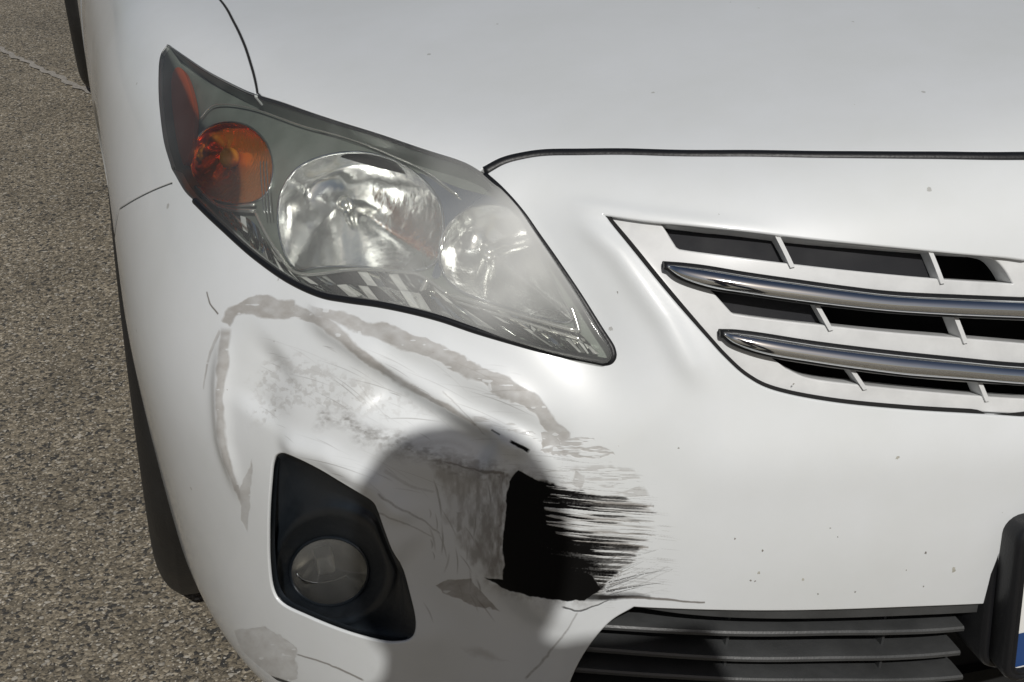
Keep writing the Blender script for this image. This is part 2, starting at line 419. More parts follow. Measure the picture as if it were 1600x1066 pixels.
PAINT_COL = (.725, .750, .768)
def paint_mat(name, col=PAINT_COL, image=None):
    m, t, b = newmat(name); L = t.links
    tc = N_(t, 'ShaderNodeTexCoord')
    # road film: faint broad mottling and rare specks of dirt
    n1 = N_(t, 'ShaderNodeTexNoise', i_Scale=7., i_Detail=7., i_Roughness=.62); L.new(tc.outputs['Object'], n1.inputs['Vector'])
    r1 = ramp(t, [(.3, (*(c*.93 for c in col[:2]), col[2]*.91, 1)), (.7, (*col, 1))]); L.new(n1.outputs[0], r1.inputs[0])
    n2 = N_(t, 'ShaderNodeTexVoronoi', i_Scale=34., i_Randomness=1.); L.new(tc.outputs['Object'], n2.inputs['Vector'])
    n3 = N_(t, 'ShaderNodeTexNoise', i_Scale=11., i_Detail=2.); L.new(tc.outputs['Object'], n3.inputs['Vector'])
    th = N_(t, 'ShaderNodeMapRange', i_From_Min=.48, i_From_Max=.72, i_To_Min=.0, i_To_Max=.10); L.new(n3.outputs[0], th.inputs[0])
    n4 = N_(t, 'ShaderNodeTexNoise', i_Scale=700., i_Detail=2.); L.new(tc.outputs['Object'], n4.inputs['Vector'])
    ad = N_(t, 'ShaderNodeMath', operation='MULTIPLY_ADD'); L.new(n4.outputs[0], ad.inputs[0]); ad.inputs[1].default_value = .10; L.new(n2.outputs['Distance'], ad.inputs[2])
    ad2 = N_(t, 'ShaderNodeMath', operation='SUBTRACT'); L.new(ad.outputs[0], ad2.inputs[0]); ad2.inputs[1].default_value = .05
    lt = N_(t, 'ShaderNodeMath', operation='LESS_THAN'); L.new(ad2.outputs[0], lt.inputs[0]); L.new(th.outputs[0], lt.inputs[1])
    mx = N_(t, 'ShaderNodeMix', data_type='RGBA'); ml = N_(t, 'ShaderNodeMath', operation='MULTIPLY'); L.new(lt.outputs[0], ml.inputs[0]); ml.inputs[1].default_value = .6
    L.new(ml.outputs[0], mx.inputs[0]); L.new(r1.outputs[0], mx.inputs[6]); mx.inputs[7].default_value = (.30, .29, .26, 1)
    col_out = mx.outputs[2]; b.inputs['Roughness'].default_value = .42
    b.inputs['Coat Weight'].default_value = 1; b.inputs['Coat IOR'].default_value = 1.38
    rr = ramp(t, [(.35, g4(.06)), (.75, g4(.16))]); L.new(n1.outputs[0], rr.inputs[0]); L.new(rr.outputs[0], b.inputs['Coat Roughness'])
    # orange peel
    n5 = N_(t, 'ShaderNodeTexNoise', i_Scale=260., i_Detail=1.); L.new(tc.outputs['Object'], n5.inputs['Vector'])
    bu = N_(t, 'ShaderNodeBump', i_Strength=.05, i_Distance=.0006); L.new(n5.outputs[0], bu.inputs['Height']); L.new(bu.outputs[0], b.inputs['Coat Normal'])
    if image is not None:
        uv = N_(t, 'ShaderNodeUVMap', uv_map='body')
        im = N_(t, 'ShaderNodeTexImage', extension='CLIP'); im.image = image; L.new(uv.outputs[0], im.inputs[0])
        sp = N_(t, 'ShaderNodeSeparateColor'); L.new(im.outputs[0], sp.inputs[0])
        def mixc(fac, a, colr):
            q = N_(t, 'ShaderNodeMix', data_type='RGBA'); L.new(fac, q.inputs[0]); L.new(a, q.inputs[6]); q.inputs[7].default_value = (*colr, 1); return q.outputs[2]
        c1 = mixc(sp.outputs[1], col_out, (.35, .335, .315))      # G: bare primer and polishing film
        c2 = mixc(sp.outputs[2], c1, (.17, .155, .14))           # B: dark scuffs
        c3 = mixc(sp.outputs[0], c2, (.004, .0038, .0038))         # R: black rubber and bare plastic
        col_out = c3
        sm_ = N_(t, 'ShaderNodeMath', operation='ADD', use_clamp=True); L.new(sp.outputs[0], sm_.inputs[0]); L.new(sp.outputs[1], sm_.inputs[1])
        inv = N_(t, 'ShaderNodeMath', operation='SUBTRACT', use_clamp=True); inv.inputs[0].default_value = 1; L.new(sm_.outputs[0], inv.inputs[1]); L.new(inv.outputs[0], b.inputs['Coat Weight'])
        rg = N_(t, 'ShaderNodeMapRange', i_From_Min=0., i_From_Max=1., i_To_Min=.42, i_To_Max=.62); L.new(sm_.outputs[0], rg.inputs[0]); L.new(rg.outputs[0], b.inputs['Roughness'])
        sl_ = N_(t, 'ShaderNodeMapRange', i_From_Min=0., i_From_Max=1., i_To_Min=.5, i_To_Max=.12); L.new(sp.outputs[0], sl_.inputs[0]); L.new(sl_.outputs[0], b.inputs['Specular IOR Level'])
        hs = N_(t, 'ShaderNodeMath', operation='MULTIPLY_ADD'); L.new(sp.outputs[0], hs.inputs[0]); hs.inputs[1].default_value = 2; L.new(sp.outputs[1], hs.inputs[2])
        b2 = N_(t, 'ShaderNodeBump', i_Strength=.5, i_Distance=-.0006); L.new(hs.outputs[0], b2.inputs['Height']); L.new(b2.outputs[0], b.inputs['Normal'])
    L.new(col_out, b.inputs['Base Color'])
    return m

M = {}
M['paint'] = paint_mat('white_paint')
M['grille_paint'] = simple('grille_paint', (.64, .65, .65), .45, coat=.5, var=.08, vscale=40, coatr=.2)
M['rubber'] = simple('black_rubber', (.010, .0105, .012), .42, spec=.35, bump=.3)
M['void'] = simple('void_black', (.008, .008, .008), .9)  # near-black put in for the dark of gaps and openings
M['plank'] = simple('grille_blank', (.012, .0125, .015), .7, spec=.3, bump=.1, bscale=900, var=.1, vscale=20)
M['fin'] = simple('grille_slat_plastic', (.055, .057, .058), .42, bump=.3, var=.2, vscale=25)
M['bezel'] = simple('bezel_plastic', (.013, .017, .022), .40, bump=.35, bscale=900, var=.2, vscale=30)
M['chrome'] = simple('chrome', (.80, .82, .84), .06, metal=1)
M['mirror'] = simple('reflector_chrome', (.92, .93, .93), .16, metal=1, bump=1.0, bscale=45)
M['facet'] = simple('facet_chrome', (.85, .86, .84), .05, metal=1)
M['facet_glint'] = simple('facet_pale_glint', (.8, .81, .8), .3, metal=.4)  # pale tone that paints bright reflections into single facets and the fog cap
M['housing'] = simple('lamp_housing', (.20, .225, .205), .36, metal=.35, var=.12, vscale=40)
M['amber'] = simple('amber_reflector', (.92, .30, .015), .14, metal=.7, bump=1.0, bscale=130)
M['amberp'] = simple('amber_plastic', (.42, .075, .02), .35, spec=.6)
M['bulb'] = simple('bulb_cap', (.75, .75, .72), .2, metal=.8)
M['tyre'] = simple('tyre_rubber', (.010, .0096, .009), .55, bump=.6, bscale=250, var=.25, vscale=15)
M['rim'] = simple('wheel_alloy', (.42, .42, .42), .3, metal=.9)
M['plate'] = simple('plate_white', (.78, .78, .76), .35)
M['blue'] = simple('plate_blue', (.02, .06, .19), .35)
M['liner'] = simple('arch_liner', (.02, .02, .02), .85)
M['glass_dark'] = simple('window_glass', (.02, .025, .025), .05, spec=.6)
M['chip_stain'] = simple('chip_stain', (.22, .21, .19), .7, var=.5, vscale=900); M['chip_faint'] = simple('chip_faint', (.42, .41, .36), .6, var=.3, vscale=900)
M['lip'] = simple('sill_lip', (.55, .55, .56), .4)
def lens_mat(name, tint, haze, hz_col=(.85, .86, .84), rough=.05, xfade=False):
    m, t, b = newmat(name); L = t.links; t.nodes.remove(b); out = t.nodes['Material Output']
    tr = N_(t, 'ShaderNodeBsdfTransparent'); tr.inputs[0].default_value = (*tint, 1)
    gl = N_(t, 'ShaderNodeBsdfGlossy'); gl.inputs['Roughness'].default_value = rough
    fr = N_(t, 'ShaderNodeFresnel'); fr.inputs[0].default_value = 1.45
    df = N_(t, 'ShaderNodeBsdfDiffuse'); df.inputs[0].default_value = (*hz_col, 1)
    tc = N_(t, 'ShaderNodeTexCoord')
    n = N_(t, 'ShaderNodeTexNoise', i_Scale=5., i_Detail=3., i_Roughness=.45); L.new(tc.outputs['Object'], n.inputs['Vector'])
    r = ramp(t, [(.36, g4(haze*.18)), (.52, g4(haze*.8)), (.68, g4(haze*2.1))]); L.new(n.outputs[0], r.inputs[0])
    hz = r.outputs[0]
    if xfade:   # the outer end of the lens has yellowed and clouded less than the sun-facing inner part
        sx_ = N_(t, 'ShaderNodeSeparateXYZ'); L.new(tc.outputs['Object'], sx_.inputs[0])
        mr = N_(t, 'ShaderNodeMapRange', i_From_Min=-.78, i_From_Max=-.66, i_To_Min=.2, i_To_Max=1.); L.new(sx_.outputs[0], mr.inputs[0])
        mr2 = N_(t, 'ShaderNodeMapRange', i_From_Min=.66, i_From_Max=.71, i_To_Min=.35, i_To_Max=1.); L.new(sx_.outputs[2], mr2.inputs[0])
        q1 = N_(t, 'ShaderNodeMath', operation='MULTIPLY'); L.new(mr.outputs[0], q1.inputs[0]); L.new(mr2.outputs[0], q1.inputs[1])
        q2 = N_(t, 'ShaderNodeMath', operation='MULTIPLY'); L.new(q1.outputs[0], q2.inputs[0]); L.new(r.outputs[0], q2.inputs[1]); hz = q2.outputs[0]
    m1 = N_(t, 'ShaderNodeMixShader'); L.new(hz, m1.inputs[0]); L.new(tr.outputs[0], m1.inputs[1]); L.new(df.outputs[0], m1.inputs[2])
    m2 = N_(t, 'ShaderNodeMixShader'); L.new(fr.outputs[0], m2.inputs[0]); L.new(m1.outputs[0], m2.inputs[1]); L.new(gl.outputs[0], m2.inputs[2])
    L.new(m2.outputs[0], out.inputs[0]); return m
M['lens'] = lens_mat('headlight_lens', (.97, .98, .95), .34, rough=.09, xfade=True)
M['foglens'] = lens_mat('fog_lens', (.88, .86, .80), .10)
M['fogmirror'] = simple('fog_chrome', (.85, .84, .80), .26, metal=.75, bump=.3, bscale=80)
# ------------------------------------------------------------------ marks on the knocked bumper, as a map on the body's own (u, v)
_G = {}
def vnoise(x, y, seed):
    if seed not in _G:
        g = np.random.default_rng(seed).random((257, 257)).astype('f'); g[256] = g[0]; g[:, 256] = g[:, 0]; _G[seed] = g.ravel()
    g = _G[seed]; xi = np.floor(x); yi = np.floor(y); fx = (x-xi).astype('f'); fy = (y-yi).astype('f'); fx = fx*fx*(3-2*fx); fy = fy*fy*(3-2*fy)
    k = (yi.astype('i4') & 255)*257+(xi.astype('i4') & 255)
    a = g[k]; c = g[k+257]; a = a+(g[k+1]-a)*fx; c = c+(g[k+258]-c)*fx
    return a+(c-a)*fy
def fbm(x, y, seed, o=4):
    s = 0; a = .5; t = 0
    for i in range(o): s = s+a*vnoise(x*2**i+17*i, y*2**i+31*i, seed+i); t += a; a *= .55
    return s/t
UVW = None
def make_marks():
    global UVW
    cor = np.array([find(*p) for p in [(335, 440), (330, 560), (1080, 940), (440, 1060), (900, 1060), (1075, 700), (620, 480), (800, 600), (1010, 1000), (322, 800)]])
    a0, a1, b0, b1 = cor[:, 0].min()-.1, cor[:, 0].max()+.15, cor[:, 1].min()-.15, cor[:, 1].max()+.15
    UVW = (a0, a1, b0, b1); Wd, Ht = 1600, 1200; cw, ch = 200, 150
    U, V = np.meshgrid(np.linspace(a0, a1, cw), np.linspace(b0, b1, ch)); c = project(SD_(U, V))
    yy = np.linspace(0, ch-1.001, Ht); xx = np.linspace(0, cw-1.001, Wd); j = yy.astype(int)[:, None]; i = xx.astype(int)[None]; fy = (yy[:, None]-j)[..., None]; fx = (xx[None]-i)[..., None]
    PX = (c[j, i]*(1-fx)+c[j, i+1]*fx)*(1-fy)+(c[j+1, i]*(1-fx)+c[j+1, i+1]*fx)*fy
    X, Y = PX[..., 0].astype('f'), PX[..., 1].astype('f')
    WB = {}
    def wob(s, a, sd):
        key = (s, sd % 6)
        if key not in WB: WB[key] = (fbm(X/s, Y/s, 200+sd % 6, 3)-.5)*2
        return a*WB[key]
    def segdist(path, wx=0, wy=0):
        P = np.array(smooth(path, n=6)); best = np.full(X.shape, 1e4, 'f'); par = np.zeros(X.shape, 'f'); n = len(P)-1
        x0, y0 = P.min(0)-60; x1, y1 = P.max(0)+60; m = (X > x0) & (X < x1) & (Y > y0) & (Y < y1); x = (X+wx)[m]; y = (Y+wy)[m]
        bb = best[m]; pp = par[m]
        for k in range(n):
            a = P[k]; d = P[k+1]-a; t = np.clip(((x-a[0])*d[0]+(y-a[1])*d[1])/(d@d+1e-9), 0, 1); e = np.hypot(x-a[0]-t*d[0], y-a[1]-t*d[1])
            q = e < bb; bb = np.where(q, e, bb); pp = np.where(q, (k+t)/n, pp)
        best[m] = bb; par[m] = pp; return best, par
    def poly(path, soft=2, wn=6, amp=5, sd=3):
        P = np.array(path, float); x = X+wob(wn*3, amp, sd); y = Y+wob(wn*3, amp, sd+9)
        x0, y0 = P.min(0)-15; x1, y1 = P.max(0)+15; m = (X > x0) & (X < x1) & (Y > y0) & (Y < y1); q = np.stack([x[m], y[m]], 1)
        ins = inpoly(q, P); dd = np.full(len(q), 99.)
        for k in range(len(P)):
            a = P[k]; d = P[(k+1) % len(P)]-a; t = np.clip(((q-a)@d)/(d@d+1e-9), 0, 1); dd = np.minimum(dd, np.linalg.norm(q-a-t[:, None]*d, axis=1))
        out = np.full(X.shape, -1e3, 'f'); out[m] = np.where(ins, dd, -dd); return out
    def band(path, w0, w1, alpha, sd, rag=3, soft=1.2, bulge=0, fade=.04):
        wx = wob(26, rag, sd); wy = wob(26, rag, sd+2)+wob(5, rag*.22, sd+1)
        d, t = segdist(path, wx, wy); wdt = (w0+(w1-w0)*t+bulge*np.sin(np.pi*t))*((.55+.9*fbm(X/34, Y/34, 400+sd % 5, 2)) if w0 > 3 else 1)
        soft = soft*(.7+4*fbm(X/45, Y/45, 420, 2)) if w0 > 3 else soft
        a = np.clip((wdt-d)/soft+.5, 0, 1)*np.clip(t/fade, 0, 1)*np.clip((1-t)/fade, 0, 1); return a*alpha
    Rr = np.zeros(X.shape); G = np.zeros(X.shape); B = np.zeros(X.shape)
    fine = fbm(X/2.2, Y/2.2, 51, 3); med = fbm(X/9, Y/9, 61, 4)
    # --- black block
    blk = poly([(812, 736), (838, 750), (864, 766), (850, 784), (853, 820), (869, 834), (853, 852), (869, 884), (905, 892), (925, 900), (941, 923), (912, 939), (848, 936), (798, 923), (757, 904), (787, 905), (786, 834), (791, 790), (797, 752)], amp=3.5, sd=3)
    Rr = np.maximum(Rr, np.clip(blk/1.5+.5, 0, 1))
    # --- dragged streaks to the right of it
    sx = X; sy = Y-.085*(X-850)
    zone = poly([(835, 748), (900, 765), (965, 772), (1010, 785), (1028, 802), (1026, 838), (1008, 856), (992, 880), (950, 905), (945, 930), (900, 938), (860, 900), (840, 840)], amp=7, sd=21)
    sy = sy+1.2*np.sin(X/31.)
    st = fbm(sx/95, sy/4.2, 71, 2)*.5+fbm(sx/50, sy/1.9, 81, 2)*.5
    rag = vnoise(sx/900, sy/2.4, 91)
    cover = np.interp(sx+26*(rag-.5), [840, 858, 880, 940, 985, 1030], [.95, .64, .54, .50, .45, .22])
    # light centre band, darker low
    cover = cover+.22*np.clip((sy-838)/24, 0, 1)*np.clip((960-sx)/60, 0, 1)-.05*np.exp(-((sy-800)/26)**2)+.10*np.exp(-((sy-782)/6)**2)+.16*np.exp(-((sy-847)/5)**2)
    s = np.clip((cover-(1-st)+.03)/.05, 0, 1)*np.clip(zone/4, 0, 1)
    tone = np.interp(sx, [850, 930, 1030], [1.15, .95, .62])*(.75+.5*fbm(sx/60, sy/5, 101, 2))
    Rr = np.maximum(Rr, np.clip(s*tone*(.85+.25*fine), 0, 1)); G = np.maximum(G, np.clip(zone/5, 0, 1)*np.clip((cover+.16-(1-st))/.08, 0, 1)*.55)
    # long brown smear lines inside the streaks
    for y0, x0, x1, wd in ((782, 870, 1020, 4), (846, 880, 1012, 5), (806, 880, 1000, 1.5), (862, 880, 985, 1.4), (827, 870, 1025, 1.3)):
        d, t = segdist([(x0, y0), ((x0+x1)/2, y0+5), (x1, y0+10)], wob(30, 3, y0), wob(18, 2, y0+1)); G = np.maximum(G, np.clip((wd*np.sin(np.pi*np.clip(t, .02, .98))**.5-d)/1.5+.5, 0, 1)*.9); B = np.maximum(B, np.clip((wd*.6-d)/1.5+.3, 0, 1)*.5*(med > .45))
    # fan of fine scratches towards the grille corner
    rg = np.random.default_rng(5)
    for k in range(46):
        x0 = 890+rg.random()*70; y0 = 938-rg.random()*55; L = 25+rg.random()*80; an = -.15-rg.random()*.42
        x1 = x0+L*math.cos(an); y1 = y0+L*math.sin(an)
        if x1 > 1060: continue
        d, t = segdist([(x0, y0), ((x0+x1)/2+rg.normal()*1.5, (y0+y1)/2+rg.normal()*1.5), (x1, y1)]); wd = .4+rg.random()*1.3
        a = np.clip((wd*(1-t)-d)/.9+.5, 0, 1)*(.25+.6*rg.random())*(fine > .35)
        if rg.random() < .45: Rr = np.maximum(Rr, a)
        else: B = np.maximum(B, a)
    Rr = np.maximum(Rr, band([(895, 925), (930, 934), (985, 931), (1020, 936)], 7, .8, .9, 111, 3, 2))
    B = np.maximum(B, band([(930, 934), (1000, 934), (1085, 941), (1145, 942)], 3, .6, .9, 113, 1.5))
    Rr = np.maximum(Rr, band([(875, 948), (905, 955), (935, 944), (960, 934)], 1.5, .6, .8, 115, 3))
    # grime blended round the scrape
    B = np.maximum(B, np.clip((blk+26)/26, 0, 1)**2*np.clip((fbm(X/10, Y/10, 301, 4)-.3)/.4, 0, 1)*.55)
    # --- small black stroke and ticks on the crease
    Rr = np.maximum(Rr, band([(795, 688), (812, 697), (829, 707)], 2.2, 3.2, 1, 117, 2, fade=.12)); Rr = np.maximum(Rr, band([(767, 672), (782, 681)], 1.4, 1.2, .7, 118, 3))
    # --- rubbed grey cheek left of the block
    ck = poly([(665, 705), (735, 715), (800, 742), (792, 800), (788, 905), (760, 905), (735, 880), (700, 830), (690, 780)], amp=12, sd=31)
    r1 = np.clip((fbm(X/9, Y/24, 121, 4)-.34)/.36, 0, 1); edge = np.clip((X-690)/105, 0, 1)**1.5
    B = np.maximum(B, np.clip(ck/8, 0, 1)*r1*(.12+.80*edge)); G = np.maximum(G, np.clip(ck/10, 0, 1)*(.22+.4*r1))
    for P_ in ([(712, 800), (722, 797), (727, 828), (716, 833)], [(742, 835), (752, 848), (757, 880), (747, 872)], [(750, 780), (760, 784), (758, 805), (749, 800)]):
        B = np.maximum(B, np.clip(poly(P_, amp=5, sd=int(P_[0][0]))/3, 0, 1)*.5*(.4+med))
    # smudges sweeping in from the left
    B = np.maximum(B, band([(490, 648), (545, 662), (610, 688), (680, 714), (745, 735), (798, 743)], 7, 15, 1, 131, 9, 9)*np.clip((fbm(X/9, Y/5, 132, 4)-.33)/.4, 0, 1)*.75)
    B = np.maximum(B, band([(690, 722), (740, 732), (790, 742)], 1.2, 3, .9, 135, 4, 3))
    B = np.maximum(B, band([(500, 645), (540, 660), (570, 690), (640, 712)], 10, 6, 1, 136, 8, 8)*np.clip((fbm(X/8, Y/6, 137, 4)-.35)/.4, 0, 1)*.5)
    for P_, wd, al in (([(590, 770), (620, 790), (665, 815), (690, 835)], 1.6, .55), ([(588, 800), (640, 822), (680, 842)], 1.2, .5), ([(600, 735), (640, 760), (680, 770)], 2.5, .25), ([(820, 1062), (850, 1030), (885, 985), (905, 955)], 1.6, .6), ([(690, 610), (760, 680)], .7, .5), ([(560, 600), (610, 660)], .6, .3),
                       ([(640, 700), (700, 690), (740, 705)], 4, .2), ([(1000, 905), (1046, 884)], .9, .4), ([(985, 920), (1020, 905), (1052, 888)], .7, .4)):
        B = np.maximum(B, band(P_, wd*1.2, wd*.6, al, int(wd*50+P_[0][0]), 3, 2)*(.6+.6*fine))
    # hairline scratches following the slide of the other car
    for k in range(110):
        x0 = 400+rg.random()*420; y0 = 520+rg.random()*230+(x0-400)*.12; L = 20+rg.random()*rg.random()*150; an = rg.normal(.42, .16) if x0 < 700 else rg.normal(.18, .14)
        x1, y1 = x0+L*math.cos(an), y0+L*math.sin(an); d, t = segdist([(x0, y0), ((x0+x1)/2, (y0+y1)/2-L*.03), (x1, y1)])
        a = np.clip((.3+.5*rg.random()-d)/.8+.5, 0, 1)*np.sin(np.pi*np.clip(t, 0, 1))*(.12+.4*rg.random()**2)
        B = np.maximum(B, a)
    for k in range(40):
        x0 = 660+rg.random()*130; y0 = 740+rg.random()*200; L = 15+rg.random()*50; an = rg.normal(1.35, .25); x1, y1 = x0+L*math.cos(an), y0+L*math.sin(an)
        if x1 > 784: continue
        d, t = segdist([(x0, y0), ((x0+x1)/2+2, (y0+y1)/2), (x1, y1)]); B = np.maximum(B, np.clip((.5+rg.random()-d)/1.2+.5, 0, 1)*np.sin(np.pi*np.clip(t, 0, 1))*(.2+.4*rg.random()))
    # --- bare primer bands
    Ga = np.maximum.reduce([
        band([(352, 508), (366, 486), (395, 478), (430, 482), (462, 486)], 5, 12, .80, 141, 5, bulge=5, fade=.02),
        band([(455, 484), (505, 505), (555, 545), (600, 580), (650, 610), (700, 638), (745, 665)], 10, 2.2, .78, 142, 4, fade=.01),
        band([(480, 482), (540, 500), (600, 520), (660, 542), (720, 570), (780, 600), (830, 632), (868, 668), (885, 690)], 6, 9, .72, 143, 5, bulge=7, fade=.03),
        band([(352, 512), (350, 560), (342, 620), (345, 680), (358, 730), (378, 790)], 7, 3, .72, 144, 4, bulge=1),
        band([(318, 610), (325, 560), (345, 515)], 1, 2.5, .55, 145, 2),
        np.clip(poly([(372, 770), (396, 715), (392, 770), (388, 832), (376, 815)], amp=3, sd=41)/1.5, 0, 1)*.6,
        np.clip(poly([(868, 680), (928, 683), (966, 712), (925, 716), (880, 713), (840, 706), (858, 694)], amp=7, sd=42)/1.5, 0, 1)*.7*np.clip((fbm(X/30, Y/5, 146, 3)-.38)/.1, 0, 1),
        np.clip(poly([(846, 672), (872, 675), (878, 700), (850, 697)], amp=7, sd=43)/1.5, 0, 1)*.75,
        np.clip(poly([(678, 915), (700, 905), (735, 904), (784, 958), (742, 948), (690, 926)], amp=3, sd=44)/1.5, 0, 1)*.85,
        np.clip(poly([(357, 985), (400, 978), (442, 990), (466, 1014), (462, 1064), (420, 1075), (370, 1030)], amp=9, sd=45)/2, 0, 1)*(.35+.5*med)*.9,
        np.clip(poly([(895, 738), (915, 745), (908, 765), (893, 757)], amp=5, sd=46)/2, 0, 1)*.5,
        np.clip(poly([(830, 735), (900, 720), (985, 730), (1025, 790), (900, 772)], amp=10, sd=47)/6, 0, 1)*np.clip((fbm(X/50, Y/5, 147, 3)-.5)/.08, 0, 1)*.45,
        np.clip(poly([(410, 545), (520, 560), (700, 640), (560, 660), (470, 640), (390, 680), (380, 600)], amp=18, sd=48)/22, 0, 1)*np.clip((fbm(X/7, Y/7, 149, 4)-.46)/.2, 0, 1)*.35])
    # nicks where the white still holds inside the primer
    Ga *= (.62+.75*fbm(X/16, Y/11, 152, 4))*(1-.7*np.clip((fbm(X/17, Y/7, 151, 2)-.80)/.03, 0, 1))
    G = np.maximum(G, Ga)
    G = np.maximum(G, band([(735, 655), (790, 665), (850, 690), (905, 705)], 5, 3, .5, 155, 6)*np.clip((fbm(X/25, Y/3, 156, 3)-.45)/.1, 0, 1))
    # thin scratch on the corner, chips by the lower edge
    B = np.maximum(B, band([(323, 455), (328, 474), (341, 492)], .9, 1.3, .95, 161, 1)); 
    Rr = np.maximum(Rr, band([(422, 1058), (436, 1062), (460, 1070)], 2.2, 2, .9, 162, 1.5)); B = np.maximum(B, band([(462, 1022), (510, 1038), (570, 1064)], 1.0, 1.5, .8, 163, 1.5))
    # faint horizontal haze of fine scratches round the scrape
    hz = poly([(760, 690), (900, 700), (1010, 740), (1060, 820), (1060, 930), (900, 960)], amp=14, sd=49)
    B = np.maximum(B, np.clip(hz/25, 0, 1)*np.clip((fbm(sx/40, sy/1.1, 171, 2)-.66)/.05, 0, 1)*.35)
    G = np.maximum(G, np.clip(poly([(715, 1012), (755, 1008), (800, 1036), (760, 1036)], amp=8, sd=53)/8, 0, 1)*.4)
    A = np.ones(X.shape)
    im = bpy.data.images.new('scrape_marks', Wd, Ht, alpha=False, float_buffer=False); im.colorspace_settings.name = 'Non-Color'
    im.pixels.foreach_set(np.stack([np.clip(Rr, 0, 1), np.clip(G, 0, 1), np.clip(B, 0, 1), A], -1).astype('f').ravel()); im.pack()
    return im
IMG = make_marks()
M['bumper_paint'] = paint_mat('bumper_paint', image=IMG)

# ------------------------------------------------------------------ ground
def asphalt():
    m, t, b = newmat('asphalt'); L = t.links; tc = N_(t, 'ShaderNodeTexCoord')
    wn = N_(t, 'ShaderNodeTexNoise', i_Scale=60., i_Detail=2.); L.new(tc.outputs['Object'], wn.inputs['Vector'])
    vm = N_(t, 'ShaderNodeVectorMath', operation='MULTIPLY_ADD'); L.new(wn.outputs[1], vm.inputs[0]); vm.inputs[1].default_value = (.008,)*3; L.new(tc.outputs['Object'], vm.inputs[2])
    v = N_(t, 'ShaderNodeTexVoronoi', i_Scale=165., i_Randomness=1.); L.new(vm.outputs[0], v.inputs['Vector'])
    v2 = N_(t, 'ShaderNodeTexVoronoi', i_Scale=360., i_Randomness=1.); L.new(vm.outputs[0], v2.inputs['Vector'])
    sep = N_(t, 'ShaderNodeSeparateColor'); L.new(v.outputs['Color'], sep.inputs[0]); sep2 = N_(t, 'ShaderNodeSeparateColor'); L.new(v2.outputs['Color'], sep2.inputs[0])
    r = ramp(t, [(0, (0.108, 0.094, 0.072, 1)), (.35, (0.174, 0.150, 0.112, 1)), (.62, (0.234, 0.199, 0.144, 1)), (.82, (0.318, 0.270, 0.196, 1)), (.95, (0.528, 0.466, 0.362, 1))]); L.new(sep.outputs[0], r.inputs[0])
    r2 = ramp(t, [(0, (0.099, 0.088, 0.068, 1)), (.5, (0.191, 0.164, 0.120, 1)), (.9, (0.318, 0.270, 0.196, 1)), (1, (0.570, 0.508, 0.401, 1))]); L.new(sep2.outputs[0], r2.inputs[0])
    mx = N_(t, 'ShaderNodeMix', data_type='RGBA'); mx.inputs[0].default_value = .5; L.new(r.outputs[0], mx.inputs[6]); L.new(r2.outputs[0], mx.inputs[7])
    def chips(src, chan, lo, hi, colr, a):
        g1 = N_(t, 'ShaderNodeMapRange', i_From_Min=lo, i_From_Max=hi, i_To_Min=0., i_To_Max=a); L.new(src.outputs[chan], g1.inputs[0])
        q = N_(t, 'ShaderNodeMix', data_type='RGBA'); L.new(g1.outputs[0], q.inputs[0]); L.new(prev[0], q.inputs[6]); q.inputs[7].default_value = colr; prev[0] = q.outputs[2]
    prev = [mx.outputs[2]]
    chips(sep, 2, .84, .88, (.030, .032, .034, 1), .85); chips(sep2, 2, .88, .91, (.035, .034, .032, 1), .8); chips(sep2, 1, .95, .97, (.62, .58, .50, 1), .8); chips(sep, 1, .965, .98, (.50, .47, .41, 1), .7)
    # binder between the stones
    e = ramp(t, [(.0, g4(1)), (.55, g4(1)), (.85, g4(.55))]); d_ = N_(t, 'ShaderNodeMath', operation='MULTIPLY'); L.new(v.outputs['Distance'], d_.inputs[0]); d_.inputs[1].default_value = 1.0
    L.new(d_.outputs[0], e.inputs[0]); m3 = N_(t, 'ShaderNodeMix', data_type='RGBA', blend_type='MULTIPLY'); m3.inputs[0].default_value = 1; L.new(prev[0], m3.inputs[6]); L.new(e.outputs[0], m3.inputs[7])
    n = N_(t, 'ShaderNodeTexNoise', i_Scale=3.5, i_Detail=5.); L.new(tc.outputs['Object'], n.inputs['Vector']); r3 = ramp(t, [(.3, g4(.82)), (.7, g4(1.12))]); L.new(n.outputs[0], r3.inputs[0])
    m4 = N_(t, 'ShaderNodeMix', data_type='RGBA', blend_type='MULTIPLY'); m4.inputs[0].default_value = 1; L.new(m3.outputs[2], m4.inputs[6]); L.new(r3.outputs[0], m4.inputs[7]); L.new(m4.outputs[2], b.inputs['Base Color'])
    b.inputs['Roughness'].default_value = .85
    h = N_(t, 'ShaderNodeMath', operation='MULTIPLY_ADD'); L.new(sep.outputs[1], h.inputs[0]); h.inputs[1].default_value = .5; 
    h2 = N_(t, 'ShaderNodeMath', operation='SUBTRACT'); h2.inputs[0].default_value = 1; L.new(v.outputs['Distance'], h2.inputs[1]); L.new(h2.outputs[0], h.inputs[2])
    h3 = N_(t, 'ShaderNodeMath', operation='MULTIPLY_ADD'); L.new(v2.outputs['Distance'], h3.inputs[0]); h3.inputs[1].default_value = -.35; L.new(h.outputs[0], h3.inputs[2])
    bu = N_(t, 'ShaderNodeBump', i_Strength=.55, i_Distance=.0022); L.new(h3.outputs[0], bu.inputs['Height']); L.new(bu.outputs[0], b.inputs['Normal'])
    return m
M['asphalt'] = asphalt()
V = []; F = []
g = mesh('ground', [(-400, -400, 0), (400, -400, 0), (400, 400, 0), (-400, 400, 0)], [(0, 1, 2, 3)], M['asphalt'], None, False); g['kind'] = 'structure'
